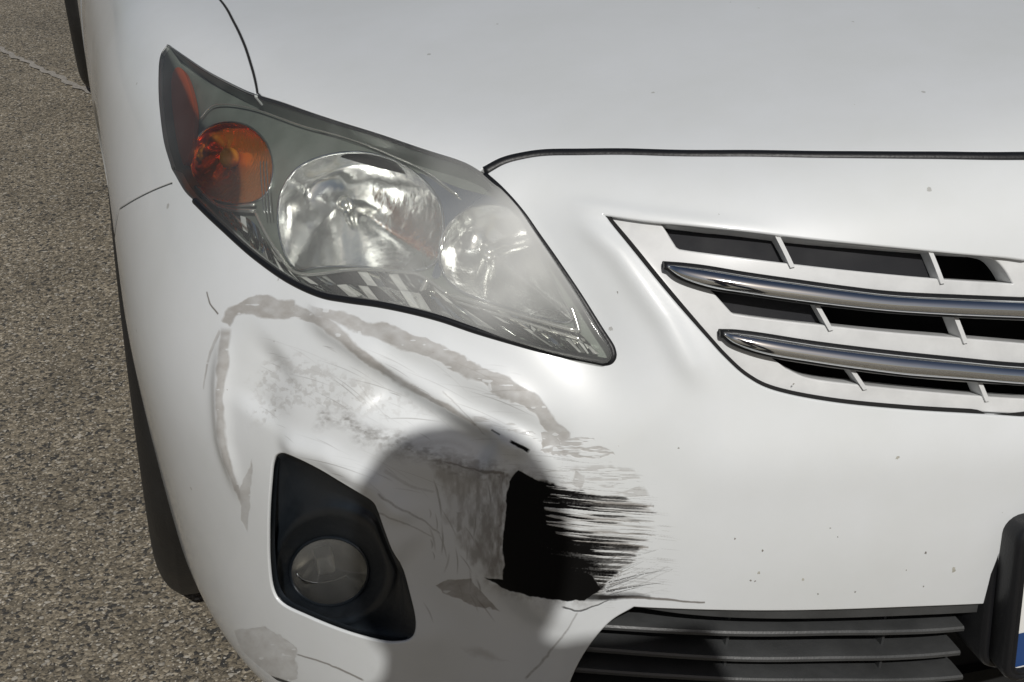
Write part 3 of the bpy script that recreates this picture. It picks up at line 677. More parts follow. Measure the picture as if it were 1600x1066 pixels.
# loose chippings lying on the asphalt beside the car, too many to count
V = []; F = []
for k in range(15000):
    y = -.3+5.2*random.random()**1.3; x = -.80-(.12+.14*max(y, 0)+.25)*random.random(); s = .0008+.0016*random.random()**2.0; b0 = len(V); a = random.random()*6.28
    for q in range(4): V.append((x+s*math.cos(a+q*1.57)*(.7+.6*random.random()), y+s*math.sin(a+q*1.57)*(.7+.6*random.random()), .0002))
    V.append((x+s*.3*random.random(), y, s*(.5+.5*random.random())))
    F += [(b0+q, b0+(q+1) % 4, b0+4) for q in range(4)]
gr = mesh('gravel', V, F, simple('chipping', (.20, .18, .15), .85, var=.6, vscale=190), None, False); gr['kind'] = 'stuff'
gr['label'] = 'fine loose chippings on the asphalt'; gr['category'] = 'gravel'
# pale hairline line across the asphalt
ln = []
A_, B_ = np.array((-1.32, 4.6)), np.array((-.93, 3.6))
for i in range(41):
    t = i/40; p = A_*(1-t)+B_*t; p = p+np.array((.006*math.sin(i*1.9), .01*math.sin(i*.7))); wd = .006+.004*random.random()
    ln.append(((p[0]-wd, p[1]-wd, .004), (p[0]+wd, p[1]+wd, .004)))
V = [q for l in ln for q in l]; F = [(2*i, 2*i+1, 2*i+3, 2*i+2) for i in range(40)]
lo_ = mesh('ground_marking', V, F, simple('worn_line', (.30, .28, .25), .85, var=.35, vscale=160), None, False); lo_['kind'] = 'structure'

# ------------------------------------------------------------------ THE CAR
car = bpy.data.objects.new('car', None); COL.objects.link(car); car.location = (0, 0, 0)
car['label'] = 'white car with hazy headlight, black scrape and dent on its front bumper corner'; car['category'] = 'car'

SEAM_HB = [(1600, 243), (1450, 242), (1300, 241), (1150, 239), (1000, 237), (900, 237), (850, 238), (815, 243), (785, 251), (757, 266)]
SEAM_HF = [(345, 0), (366, 35), (382, 70), (393, 105), (399, 130), (402, 148)]
LAMP_TOP = [(262, 68), (290, 88), (330, 114), (375, 137), (402, 148), (450, 163), (520, 187), (600, 212), (680, 239), (725, 254), (757, 272)]
LAMP_RB = [(757, 272), (785, 298), (815, 332), (842, 370), (870, 410), (905, 462), (938, 515), (955, 542), (958, 558), (948, 566), (925, 563), (870, 552), (800, 533), (740, 515), (690, 498),
           (640, 485), (590, 475), (540, 468), (500, 460), (450, 437), (400, 402), (350, 358), (310, 320), (288, 298), (268, 264)]
LAMP_L = [(268, 264), (256, 222), (249, 170), (247, 120), (250, 86), (262, 68)]
SEAM_FB = [(270, 285), (240, 297), (212, 311), (186, 327)]
TOPuv = [np.array(find(*p)) for p in LAMP_TOP]; RBuv = [np.array(find(*p)) for p in LAMP_RB]; LUV = [np.array(find(*p)) for p in LAMP_L]
lamp_loop = smooth(TOPuv)[:-1]+smooth(RBuv)[:-1]+smooth(LUV)[:-1]
hb = [np.array(find(*p)) for p in SEAM_HB]; hb0 = np.array((U0, hb[0][1]+(hb[0][1]-hb[2][1])/(hb[0][0]-hb[2][0])*(U0-hb[0][0])))
hbs = smooth([hb0]+hb)
HBu, HBl = mshift(hbs, .0058), mshift(hbs, -.0052)
if HBu[5][1] < HBl[5][1]: HBu, HBl = HBl, HBu
# position on the hood by plan (X, Y)
HU, HV = np.meshgrid(np.arange(2, 19, .05), np.arange(11, 18.6, .05)); HP = S0(HU, HV)
def top_uv(x, y):
    d = (HP[..., 0]-x)**2+(HP[..., 1]-y)**2; k_ = np.unravel_index(np.argmin(d), d.shape); return np.array((HU[k_], HV[k_]))
hf = [np.array(find(*p)) for p in SEAM_HF]
p0 = S0(*hf[0])[:2]; p1 = S0(*hf[1])[:2]; dr = (p0-p1)/np.linalg.norm(p0-p1)
hf_back = [top_uv(*(p0+dr*q)) for q in (.42, .28, .14)]
hfull = hf_back+hf
def c2_(p): return np.array((U0, p[1]))
# hood
hs = smooth(hfull, n=6)
print('seam uv', hf[0], hf[-1], 'world', S0(*hf[0]), S0(*hf[-1]))
def shift(path, d):   # shift a uv path sideways by d metres-ish in uv units
    P = np.array(path); t = np.gradient(P, axis=0); t /= np.linalg.norm(t, axis=1)[:, None]+1e-9
    return [p+np.array((-q[1], q[0]))*d for p, q in zip(P, t)]
hsl, hsr = mshift(hs, .0026), mshift(hs, -.0026)
if hsl[5][0] > hsr[5][0]: hsl, hsr = hsr, hsl   # hsl: the hood's side (smaller u)
iL = 4  # LAMP_TOP index of the seam end
hood_edge_lamp = smooth(TOPuv[iL:])
lift = np.array((0, .03))
vb = 17.6
hood_loop = [np.array((U0, vb))]+[np.array((u, vb)) for u in np.arange(U0+.5, hs[0][0], .5)]+hsl[:-1]+[p+lift for p in hood_edge_lamp][1:-2]+[c2_(p) if i == len(HBu)-1 else p for i, p in enumerate(HBu[::-1])][1:]
# make sure the loop is simple near the back
M_SAMPLE = None
sheet('hood', [hood_loop], .085, M['paint'], car, rim=.0016, depth=.02, mirror=True)
# ------------- bumper outline
def arch(c, r, a0, a1, n=30): return [side_uv(c[0]+r*math.cos(R(a)), c[1]+r*math.sin(R(a))) for a in np.linspace(a0, a1, n)]
AC = (.93, .31); AR = .375
fb = [np.array(find(*p)) for p in SEAM_FB]
fbs = smooth(fb); FBu, FBl = mshift(fbs, .0021), mshift(fbs, -.0021)
if FBu[5][1] < FBl[5][1]: FBu, FBl = FBl, FBu
a_top = math.degrees(math.atan2(S0(*fb[-1])[2]-AC[1], S0(*fb[-1])[1]-AC[0])); print('arch top angle', a_top, S0(*fb[-1]))
GR_TOP = [(1600, 404), (1570, 400), (1500, 394), (1400, 384), (1300, 374), (1180, 360), (1080, 350), (1000, 342), (942, 333)]
GR_BL = [(940, 335), (985, 390), (1050, 470), (1100, 528), (1130, 561), (1165, 592), (1210, 614), (1300, 632), (1420, 644), (1520, 650), (1600, 655)]
LG_TOP = [(1600, 938), (1545, 942), (1400, 948), (1200, 953), (1080, 951), (990, 947)]
LG_L = [(988, 948), (952, 970), (920, 1006), (896, 1046), (882, 1085), (876, 1130)]
def U(path): return find.many(path)
gt, gbl, lt_, ll = U(GR_TOP), U(GR_BL), U(LG_TOP), U(LG_L)
def c2(p): return np.array((U0, p[1]))
lgb = ll[-1]; print('lower grille corner', lgb, S0(*lgb))
vLb = min(lgb[1]-.25, 3.2)
lg_low = [np.array((lgb[0]-.15, vLb+.05))]+[np.array((u, vLb)) for u in np.arange(lgb[0]-.4, U0+.2, -.4)]+[np.array((U0, vLb))]
FOG = [(432, 708), (447, 708), (470, 718), (520, 745), (560, 769), (583, 784), (591, 798), (600, 822), (615, 860), (640, 918), (651, 965), (650, 990), (640, 1003), (618, 1007), (590, 1004), (540, 990), (480, 966),
       (440, 946), (424, 922), (418, 880), (417, 830), (420, 760), (424, 722)]
foguv = smooth(U(FOG), True, n=5)
arc = arch(AC, AR, a_top-.6, 200, 26)
bottom = [np.array((u, 2.05)) for u in np.arange(arc[-1][0]-.3, U0+.2, -.3)]
bl = [c2_(HBl[0])]+HBl[1:-1]+[q for q in smooth(RBuv)][1:]+FBl+arc+bottom+[np.array((U0, 2.05)), np.array((U0, vLb))]+lg_low[::-1][1:]+[q for q in smooth(ll[::-1])]+smooth(lt_[::-1])+[c2(lt_[0])]+[c2(gbl[-1])]+smooth(gbl[::-1])+smooth(gt[::-1])+[c2(gt[0])]
FG = np.array(foguv)
sheet('bumper', [bl, foguv], .045, M['bumper_paint'], car, rim=.0018, depth=.016, uvmap=UVW, mirror=True, depthfn=lambda q: .0025 if np.min(np.hypot(FG[:, 0]-q[0], FG[:, 1]-q[1])) < .02 else .016)
# ------------- fender
afr = arch(AC, AR, a_top-1.6, -18, 40)
d0 = 1.42
rear = [side_uv(d0, .2), side_uv(d0, .45), side_uv(d0, .70)]
def belt(y): return side_uv(y, .80)
hr = hs[0]
fl = [q for q in smooth(TOPuv[:iL+1])]+hsr[::-1]
endb = np.array((16.0, 12.4))
fl += [np.array((hs[0][0]*.5+16*.5, (hs[0][1]+12.6)/2)), np.array((16.0, 12.6)), np.array((16.0, 10)), np.array((16.0, 7)), np.array((16.0, 3.0))]
fl += [side_uv(1.33, .20)]+afr[::-1][1:]+FBu[::-1]+[q for q in smooth(LUV)][1:]
sheet('fender', [fl], .07, M['paint'], car, rim=.0013, depth=.012)
# ------------- door and rear side panel
RC = (3.66, .31)
ra = arch(RC, .37, 198, -18, 40)
sp = [np.array((16.06, 12.6)), np.array((16.06, 3.0))]+[np.array((u, 3.0)) for u in np.arange(16.5, ra[0][0]-.2, .5)]+ra+[np.array((21.9, 3.0)), np.array((21.9, 12.3))]+[np.array((u, 12.4)) for u in np.arange(21.5, 16.3, -.5)]
sheet('rear_side_panel', [sp], .15, M['paint'], car, rim=.002, depth=.012)
# black sheets added behind the panels to block light and darken gaps
shell = [np.array((U0, 1.1))]+[np.array((u, 1.1)) for u in np.arange(2.5, 12.1, .5)]+[np.array((12.3, 1.2)), np.array((12.2, 8.5)), np.array((13.4, 12.0))]+[np.array((u, 12.6)) for u in np.arange(13, 2.1, -.5)]+[np.array((U0, 12.6))]
sheet('gap_dark_sheet', [shell, lamp_loop], .16, M['void'], car, fn=off(.085, S0), rim=0, mirror=True)
sheet('hood_gap_dark', [[np.array((U0, 12.0)), np.array((14, 12.)), np.array((14, 17)), np.array((U0, 17))]], .3, M['void'], car, fn=off(.03, S0), rim=0, mirror=True)
# seam rubber
tube('hood_seal', [off(.0035)(*q) for q in smooth([hb0]+hb, n=6)], .0054, M['rubber'], car, n=10)
tube('seam_filler', [off(.0042)(*q) for q in hs[:-1]], .0032, M['void'], car, n=8)
tube('seam_filler', [off(.0035)(*q) for q in smooth(fb)], .0022, M['void'], car, n=8)

bumper = bpy.data.objects['bumper']
for (x_, y_, r_) in ((1173, 907, .0014), (1180, 908, .0012), (1255, 905, .0018), (1148, 842, .0013), (1192, 860, .0014), (1490, 890, .0030), (1446, 864, .0014), (1309, 839, .0010), (1297, 825, .0011), (1416, 891, .0009), (1443, 916, .0010), (1336, 925, .0013), (1278, 928, .0012), (1402, 715, .0022), (1185, 895, .0018), (965, 457, .0011), (1060, 700, .0010), (1240, 600, .0012)):
    c_ = off(-.0002)(*find(x_, y_)); n_ = nrm(S0, *find(x_, y_)); t_ = np.cross(n_, (0, 0, 1.)); t_ /= np.linalg.norm(t_); s_ = np.cross(n_, t_); V = []
    for j in range(11): a_ = 2*math.pi*j/11; q_ = r_*(.3+.9*random.random()); V.append(c_+t_*q_*math.cos(a_)*.8+s_*q_*math.sin(a_))
    mesh('stone_chip', [c_+n_*.0001]+V, [(0, 1+j, 1+(j+1) % 11) for j in range(11)], M['chip_stain'] if r_ < .0016 else M['chip_faint'], bumper, False)
# ------------------------------------------------------------------ headlight
def px3(path, d, n=8, closed=False): return [off(d)(*q) for q in uvpath(path, d, closed, n)]
def insetloop(L, d):
    P = np.array(dedupe(L)); a = np.roll(P, 1, 0); b = np.roll(P, -1, 0); t = b-a; t /= np.linalg.norm(t, axis=1)[:, None]+1e-9; nn = np.stack([-t[:, 1], t[:, 0]], 1)
    A = .5*np.sum(P[:, 0]*np.roll(P[:, 1], -1)-np.roll(P[:, 0], -1)*P[:, 1])
    if A < 0: nn = -nn
    return [p for p in P+nn*d]
BASE = .022
fh = finder(BASE); hfn = off(BASE, S0)
B1 = [(436, 350), (440, 305), (466, 264), (515, 243), (572, 240), (625, 256), (668, 288), (690, 325), (693, 372), (680, 412), (640, 424), (560, 417), (500, 418), (466, 422), (446, 395)]
B2 = [(697, 360), (728, 330), (775, 320), (808, 336), (830, 372), (858, 425), (884, 474), (893, 502), (850, 499), (780, 477), (722, 456), (694, 428), (688, 392)]
B3 = [(299, 262), (304, 228), (325, 202), (358, 192), (392, 200), (418, 226), (428, 262), (420, 300), (392, 318), (350, 316), (316, 300)]
b1, b2, b3 = [uvpath(b, BASE, True, 5, fnd=fh) for b in (B1, B2, B3)]
lensloop = insetloop(lamp_loop, .035)
hous = sheet('headlight', [insetloop(lamp_loop, .05), b1, b2, b3], .07, M['housing'], car, fn=hfn, rim=0)
Lw = insetloop(lamp_loop, .05)
loft('lamp_wall', [[off(.004)(*q) for q in insetloop(lamp_loop, .02)], [off(.014)(*q) for q in insetloop(lamp_loop, .035)], [hfn(*q) for q in Lw]], M['housing'], hous)
# lens with a slight bulge above the body line
sheet('lens', [insetloop(lamp_loop, .022)], .08, M['lens'], hous, fn=off(-.001, S0), rim=.0015, depth=.012)
def bowl(name, loop, fn, deep, mat, parent, flutes=0, amp=0, noise=0, rings=16, tilt=(0, 1, -.12), cshift=(0, 0, 0)):
    rim_ = np.array([fn(*q) for q in dedupe(loop, .002)]); c = rim_.mean(0); ax = np.array(tilt, float); ax /= np.linalg.norm(ax); Ls = []
    n = len(rim_)
    for k_ in range(rings+1):
        s = 1-k_/rings; s = max(s, .02); L_ = []
        for j in range(n):
            a = rim_[j]; f_ = deep*(1-s**2.2)
            if flutes: f_ += amp*math.sin(flutes*2*math.pi*j/n+3*s)*s*(1-s)*4
            q_ = (c+np.array(cshift)*(1-s))+(a-c)*s; L_.append(q_+ax*(f_+(noise*math.sin(150*q_[0]+2*math.sin(70*q_[2]))*math.sin(95*q_[2]+1.3)*s*(1-s)*4 if noise else 0)))
        Ls.append(L_)
    return loft(name, Ls, mat, parent, cap=True), c, ax
r1_, c1, ax1 = bowl('reflector', b1, hfn, .075, M['mirror'], hous, 0, 0, .0022)
r2_, c2_, ax2 = bowl('reflector', b2, hfn, .060, M['mirror'], hous, 0, 0, .0018)
r3_, c3, ax3 = bowl('turn_signal_reflector', b3, hfn, .050, M['amber'], hous, 9, .001)
sheet('reflector_bridge', [uvpath([(655, 272), (720, 296), (790, 315), (738, 322), (700, 352), (688, 390), (690, 430), (676, 430), (695, 374), (690, 322)], BASE, True, 3, fnd=fh)], .08, M['mirror'], hous, fn=off(BASE-.0012, S0), rim=.0005, depth=.002)
def ball(name, c, r, mat, parent, sc=(1, 1, 1)):
    V = []; F = []
    for i in range(13):
        for j in range(20):
            a = math.pi*i/12; b = 2*math.pi*j/20; V.append(np.array(c)+r*np.array((math.sin(a)*math.cos(b)*sc[0], -math.cos(a)*sc[1], math.sin(a)*math.sin(b)*sc[2])))
    for i in range(12):
        for j in range(20): F.append((i*20+j, i*20+(j+1) % 20, (i+1)*20+(j+1) % 20, (i+1)*20+j))
    return mesh(name, V, F, mat, parent)
ball('bulb', c1+ax1*.060, .008, M['bulb'], hous, (1, 1.5, 1)); ball('bulb', c2_+ax2*.046, .008, M['bulb'], hous, (1, 1.4, 1))
ball('turn_signal_bulb', c3+ax3*.026, .010, simple('amber_bulb', (1., .42, .04), .3), hous, (1, 1.5, 1))
for i, (L_, m_) in enumerate(((b1, 'chrome'), (b2, 'chrome'), (b3, 'mirror'))):
    P_ = [off(BASE-.001, S0)(*q) for q in dedupe(L_, .002)]; tube('trim_ring', P_+[P_[0], P_[1]], .0013, M[m_], hous, n=8, cap=False)
# faceted band below the bowls; pale and black facets paint bright and dark reflections
TA = [(306, 292), (345, 328), (395, 345), (430, 392), (468, 430), (560, 424), (650, 432), (700, 462), (790, 488), (890, 514), (925, 540)]
TB = [(300, 302), (342, 345), (400, 398), (452, 433), (502, 455), (590, 469), (690, 492), (790, 521), (870, 544), (915, 552), (938, 553)]
ta = [off(BASE-.003, S0)(*q) for q in uvpath(TA, BASE, n=6)]; tb = [off(.010, S0)(*q) for q in uvpath(TB, .008, n=6)]
V = []; F = []
rr = random.Random(4); nseg = len(ta)
for i in range(nseg-1):
    for (sa, sb) in ((0, .5), (.5, 1)):
        b0 = len(V); j = [rr.uniform(-.006, .006) for _ in range(4)]
        for (q, s_) in ((i, sa), (i+1, sa), (i+1, sb), (i, sb)):
            p = np.array(ta[q])*(1-s_)+np.array(tb[q])*s_; V.append(p+np.array((0, 1, -.3))*j[len(V)-b0])
        F.append((b0, b0+1, b0+2, b0+3))
fbnd = mesh('facet_band', V, F, [M['facet'], M['facet_glint'], M['void']], hous, False)
for p_ in fbnd.data.polygons: p_.material_index = rr.choices((0, 1, 2), (6, 3, 3))[0]  # reflections set by colour
for path, r_ in (([(306, 292), (345, 324), (398, 330)], .0016), ([(398, 330), (432, 392), (468, 428), (560, 421), (640, 426), (668, 437), (700, 460)], .0013), ([(700, 460), (790, 486), (905, 518)], .0016), ([(708, 470), (800, 498), (915, 532)], .0012),
                 ([(668, 437), (655, 462), (640, 478)], .002), ([(905, 518), (900, 500), (893, 480)], .0015), ([(360, 330), (400, 372)], .0008)):
    tube('chrome_trim', [off(.016, S0)(*q) for q in uvpath(path, .016)], r_*1.25, M['bulb'], hous, n=8)
for path, r_ in (([(301, 292), (322, 312), (352, 323), (398, 320)], .0016), ([(312, 186), (338, 164), (395, 170), (470, 196), (560, 222), (655, 262), (715, 305)], .0008)):
    tube('bezel_highlight', [off(.017, S0)(*q) for q in uvpath(path, .017)], r_, M['bulb'], hous, n=8)  # pale tubes put in as highlight lines along the bezel contour
for dx in (0, 5, 10):
    tube('lens_rib', [off(.003, S0)(*q) for q in uvpath([(403+dx, 250), (405+dx, 290), (409+dx, 332)], 0)], .0005, M['chrome'], hous, n=6)
# amber side marker behind the outer edge
MK = [(268, 112), (282, 108), (294, 140), (300, 180), (294, 235), (280, 258), (270, 235), (264, 180)]
sheet('side_marker', [uvpath(MK, .012, True, 4)], .08, M['amberp'], hous, fn=off(.014, S0), rim=.001, depth=.006)
# gasket
gk = smooth(RBuv); gp = [off(.0012)(*q) for q in insetloop(lamp_loop, .004)]
nt_ = len(smooth(TOPuv))-1; nr = len(smooth(RBuv))-1
def trk(L, d): return [off(d)(*q) for q in L]
tube('gasket', trk(gk[:-14], .0012), [.0026+.0008*math.sin(min(1, i/60)*1.57) for i in range(len(gk)-14)], M['rubber'], hous, n=10)
tube('gasket', trk(smooth(TOPuv), .003), .0018, M['rubber'], hous, n=8)
tube('gasket', trk(gk[-15:]+smooth(LUV)[1:], .003), .0012, M['rubber'], hous, n=8)

# ------------------------------------------------------------------ grille
def inner(path, dm, ref):
    A_, B_ = mshift(path, dm), mshift(path, -dm); r_ = np.array(ref)
    return A_ if np.linalg.norm(A_[len(A_)//2]-r_) < np.linalg.norm(B_[len(B_)//2]-r_) else B_
GO = .007
gfn = off(GO)
def Ug(path, n=8, d=GO): return uvpath(path, d, n=n)
gt2 = Ug([(1600, 400), (1570, 397), (1500, 391), (1400, 381), (1300, 371), (1180, 357), (1080, 347), (1000, 339), (944, 333)]); gb2 = Ug([(943, 336), (987, 390), (1052, 469), (1102, 526), (1132, 558), (1167, 589), (1212, 611), (1300, 628), (1420, 640), (1520, 647), (1600, 651)])
gb2 = inner(smooth(gbl), .0037, find(1400, 500))
gout = [c2(gt2[0])]+gt2+gb2+[c2(gb2[-1])]
def corner(*segs):
    out = []
    for s in segs: out += Ug(s, n=5)
    return out
R1 = corner([(1028, 346), (1120, 357), (1212, 368), (1330, 381), (1450, 392), (1530, 398)], [(1534, 398), (1556, 404), (1572, 420), (1586, 444)], [(1580, 446), (1470, 439), (1350, 428), (1235, 415), (1140, 403), (1060, 392)], [(1054, 388), (1040, 366)])
R2 = corner([(1103, 447), (1190, 462), (1275, 474), (1400, 486), (1500, 494), (1650, 500)], [(1690, 502), (1690, 546)], [(1650, 544), (1500, 531), (1400, 523), (1285, 511), (1145, 493)], [(1140, 490), (1120, 468)])
R3 = corner([(1200, 556), (1300, 572), (1400, 585), (1500, 594), (1650, 603)], [(1690, 606), (1690, 630)], [(1650, 628), (1540, 622), (1440, 614), (1350, 605), (1265, 594), (1226, 578)])
# cells stop short of the centreline
tube('grille_seam', [off(.0045)(*q) for q in inner(smooth(gbl+[c2(gbl[-1])]), .0026, find(1400, 500))], .0022, M['void'], car, n=8)
gr_ = sheet('grille', [gout, R1, R2, R3], .045, M['grille_paint'], car, fn=gfn, rim=.0016, depth=.026, mirror=True)
def quad(name, path, d, mat, parent, mirror=True):
    o = sheet(name, [uvpath(path, d, True, 1, fnd=finder(d))], .12, mat, parent, fn=off(d, S0), rim=.0008, depth=.003)
    if mirror:
        c = o.copy(); COL.objects.link(c); c.scale = (-1, 1, 1); c.location = (2*XC, 0, 0)
    return o
quad('grille_blank', [(1020, 352), (1120, 360), (1224, 376), (1250, 424), (1140, 412), (1040, 398)], .021, M['plank'], gr_)
quad('grille_blank', [(1222, 374), (1330, 386), (1456, 398), (1480, 448), (1350, 436), (1248, 422)], .021, M['plank'], gr_)
quad('grille_blank', [(1090, 448), (1190, 462), (1272, 476), (1296, 520), (1200, 508), (1120, 496)], .021, M['plank'], gr_)
for a, b in (((1212, 366), (1238, 418)), ((1451, 390), (1472, 443)), ((1273, 472), (1298, 516)), ((1491, 492), (1508, 536)), ((1328, 574), (1351, 608)), ((1528, 594), (1541, 626))):
    P_ = [off(.004, SD_)(*q) for q in uvpath([a, b], .006, n=4)]; Q_ = [off(.028, SD_)(*q) for q in uvpath([a, b], .006, n=4)]
    n_ = len(P_); sx_ = np.array((.0019, 0, 0)); Vv = []
    for p, q in zip(P_, Q_): Vv += [p-sx_, p+sx_, q+sx_, q-sx_]
    Fv = []
    for i in range(n_-1):
        for j in range(4): Fv.append((i*4+j, i*4+(j+1) % 4, (i+1)*4+(j+1) % 4, (i+1)*4+j))
    Fv += [(0, 1, 2, 3), ((n_-1)*4+3, (n_-1)*4+2, (n_-1)*4+1, (n_-1)*4)]
    mesh('grille_divider', Vv, Fv, M['grille_paint'], gr_, False)
def chrome_bar(top, bot, name='chrome_bar'):
    d = -.004; T_ = [off(d)(*q) for q in uvpath(top, d, n=8)]; B_ = [off(d)(*q) for q in uvpath(bot, d, n=8)]
    # extend to the centreline and mirror
    def ext(L):
        e = L[-1]+(L[-1]-L[-6])*.0; k_ = (L[-1]-L[-8]); k_ = k_/abs(k_[0]); out = list(L)
        for x in np.linspace(.06, XC-L[-1][0], 4): out.append(L[-1]+k_*x*np.array((1, .35, .55)))
        return out
    T_, B_ = ext(T_), ext(B_); n_ = len(T_); V = []; F = []; K = 14
    for i in range(n_):
        c = (T_[i]+B_[i])/2; h = (T_[i]-B_[i])/2; o_ = np.array((-.25 if c[0] < -.3 else -.12, -1, .25)); o_ /= np.linalg.norm(o_); s_ = min(1, .28+i/7.)
        for j in range(K):
            th = 2*math.pi*j/K; V.append(c+h*math.cos(th)+o_*(np.linalg.norm(h)*.95*s_*math.sin(th)+.001))
    for i in range(n_-1):
        for j in range(K): F.append((i*K+j, i*K+(j+1) % K, (i+1)*K+(j+1) % K, (i+1)*K+j))
    F.append(tuple(range(K)))
    nv = len(V); V += [np.array((2*XC-p[0], p[1], p[2])) for p in V]; F += [tuple(i+nv for i in f[::-1]) for f in F]
    b_ = mesh(name, V, F, M['chrome'], gr_)
    # black shadow-gap seat round the bar
    V2 = []
    for i in range(n_):
        c = (T_[i]+B_[i])/2; h = (T_[i]-B_[i])/2; hh = h*(1+.0024/np.linalg.norm(h)); ee = (T_[0]-T_[2]); ee = ee/np.linalg.norm(ee)*.0022 if i == 0 else 0
        for j in range(K):
            th = 2*math.pi*j/K; V2.append(c+ee+hh*math.cos(th)+np.array((0, -1, .2))*(.003*math.sin(th))+np.array((0, .0035, -.0008)))
    nv = len(V2); V2 += [np.array((2*XC-p[0], p[1], p[2])) for p in V2]
    mesh('bar_seat', V2, F, M['rubber'], gr_)
chrome_bar([(1043, 414), (1070, 416), (1110, 421), (1165, 430), (1240, 441), (1320, 452), (1400, 461), (1500, 466), (1600, 470)], [(1043, 418), (1065, 434), (1110, 449), (1170, 459), (1240, 469), (1320, 479), (1400, 487), (1500, 493), (1600, 497)])
chrome_bar([(1131, 520), (1155, 521), (1200, 527), (1270, 538), (1340, 547), (1420, 556), (1500, 564), (1560, 570), (1600, 573)], [(1131, 524), (1150, 538), (1195, 553), (1265, 565), (1340, 576), (1420, 586), (1500, 592), (1560, 597), (1600, 600)])

# ------------------------------------------------------------------ lower grille
lg = sheet('lower_grille', [[c2(lt_[0])+np.array((0, .0))]+uvpath([(1600, 936), (1400, 946), (1200, 951), (985, 946)], .006)+uvpath([(985, 946), (1080, 960), (1200, 966), (1400, 962), (1545, 955), (1600, 950)], .006)+[c2(find(1600, 950))]], .08, M['fin'], car, fn=off(.006), rim=.0012, depth=.05, mirror=True)
SL = [[(940, 980), (1040, 987), (1150, 991), (1300, 991), (1400, 989), (1506, 986)],
      [(915, 1014), (1030, 1024), (1150, 1031), (1300, 1031), (1400, 1029), (1500, 1023)],
      [(895, 1046), (1030, 1057), (1150, 1063), (1300, 1066), (1400, 1065), (1504, 1062)],
      [(880, 1082), (1030, 1092), (1150, 1099), (1300, 1103), (1400, 1102), (1500, 1099)],
      [(872, 1116), (1030, 1128), (1150, 1135), (1300, 1139), (1400, 1138), (1500, 1134)]]
for k_, s_ in enumerate(SL):
    P_ = np.array([off(.012)(*q) for q in uvpath(s_, .012, n=5)]); P_[:, 2] = np.convolve(np.pad(P_[:, 2], 3, 'edge'), np.ones(7)/7, 'valid')
    prof = [(0, -.0018), (-.0006, .0012), (.0006, .0030), (.004, .0034), (.020, .0040), (.040, .0020), (.040, -.001), (.004, -.0018)]
    V = []; F = []; K = len(prof)
    for i, p in enumerate(P_):
        for (a, b) in prof:
            inn = np.array((.0 if p[0] > -.4 else .25, 1, 0)); V.append(p+inn*a+np.array((0, 0, b)))
    for i in range(len(P_)-1):
        for j in range(K): F.append((i*K+j, i*K+(j+1) % K, (i+1)*K+(j+1) % K, (i+1)*K+j))
    F += [tuple(range(K)), tuple((len(P_)-1)*K+j for j in range(K))[::-1]]
    o = mesh('slat', V, F, M['fin'], lg, True, 35)
    o = mesh('slat', [(2*XC-p[0], p[1], p[2]) for p in V], [f[::-1] for f in F], M['fin'], lg, True, 35)
for (x_, ys) in ((1142, (962, 1000, 1038, 1075)), (1385, (962, 998, 1036, 1075))):
    for i, y_ in enumerate(ys):
        p = off(.028)(*finder(.028)(x_-4*i, y_)); q = off(.028)(*finder(.028)(x_-4*i-6, y_+20))
        V = []; 
        for a in (p, q):
            for dx, dy in ((-.0012, 0), (.0012, 0), (.0012, .03), (-.0012, .03)): V.append(a+np.array((dx, dy, .004 if a is p else -.002)))
        mesh('slat_brace', V, [(0, 1, 2, 3), (7, 6, 5, 4)]+[(j, (j+1) % 4, 4+(j+1) % 4, 4+j)[::-1] for j in range(4)], M['fin'], lg, False)

# ------------------------------------------------------------------ fog lamp
def ell(cx, cy, rx, ry, rot=0, n=96):
    o = []
    for j in range(n):
        a = 2*math.pi*j/n; x = rx*math.cos(a); y = ry*math.sin(a); c_, s_ = math.cos(rot), math.sin(rot); o.append((cx+x*c_-y*s_, cy+x*s_+y*c_))
    return o
def loop_at(center, poly_px, n=96):
    """resample a pixel outline by angle round a centre"""
    P = np.array(smooth(poly_px, True, n=6)); out = []
    c = np.array(center)
    for j in range(n):
        a = 2*math.pi*j/n; d = np.array((math.cos(a), math.sin(a))); best = None
        for i in range(len(P)):
            p, q = P[i]-c, P[(i+1) % len(P)]-c; e = q-p; det = d[0]*(-e[1])+e[0]*d[1]
            if abs(det) < 1e-9: continue
            t = (p[0]*(-e[1])+e[0]*p[1])/det; s = (d[0]*p[1]-d[1]*p[0])/det
            if t > 0 and -1e-6 <= s <= 1+1e-6: best = t if best is None else max(best, t)
        out.append(tuple(c+d*(best or 10)))
    return out
FCX, FCY = 516, 890
def Lp(loop, d):
    uv = np.array(finder(d).many(loop)); return list(off(d, S0)(uv[:, 0], uv[:, 1]))
def Lpd(loop, d):
    uv = np.array(find.many(loop)); return list(off(d)(uv[:, 0], uv[:, 1]))
fo = loop_at((FCX, FCY), FOG)
def scl(loop, s, c=(FCX, FCY)): return [(c[0]+(x-c[0])*s, c[1]+(y-c[1])*s) for x, y in loop]
e1 = ell(519, 880, 100, 92, .5); 
def mixl(a, b, t): return [(p[0]*(1-t)+q[0]*t, p[1]*(1-t)+q[1]*t) for p, q in zip(a, b)]
e_out = loop_at((FCX, FCY), ell(522, 884, 97, 94, .3)); e_mid = loop_at((FCX, FCY), ell(517, 888, 80, 74)); e_in = loop_at((FCX, FCY), ell(516, 892, 68, 60)); e_l = loop_at((FCX, FCY), ell(515, 893, 61, 53))
def mn(a, b):   # keep the inner loops within the outline
    o = []
    for p, q in zip(a, b):
        ra = math.hypot(p[0]-FCX, p[1]-FCY); rb = math.hypot(q[0]-FCX, q[1]-FCY); s = min(1, rb*.9/ra); o.append((FCX+(p[0]-FCX)*s, FCY+(p[1]-FCY)*s))
    return o
e_out = mn(e_out, fo)
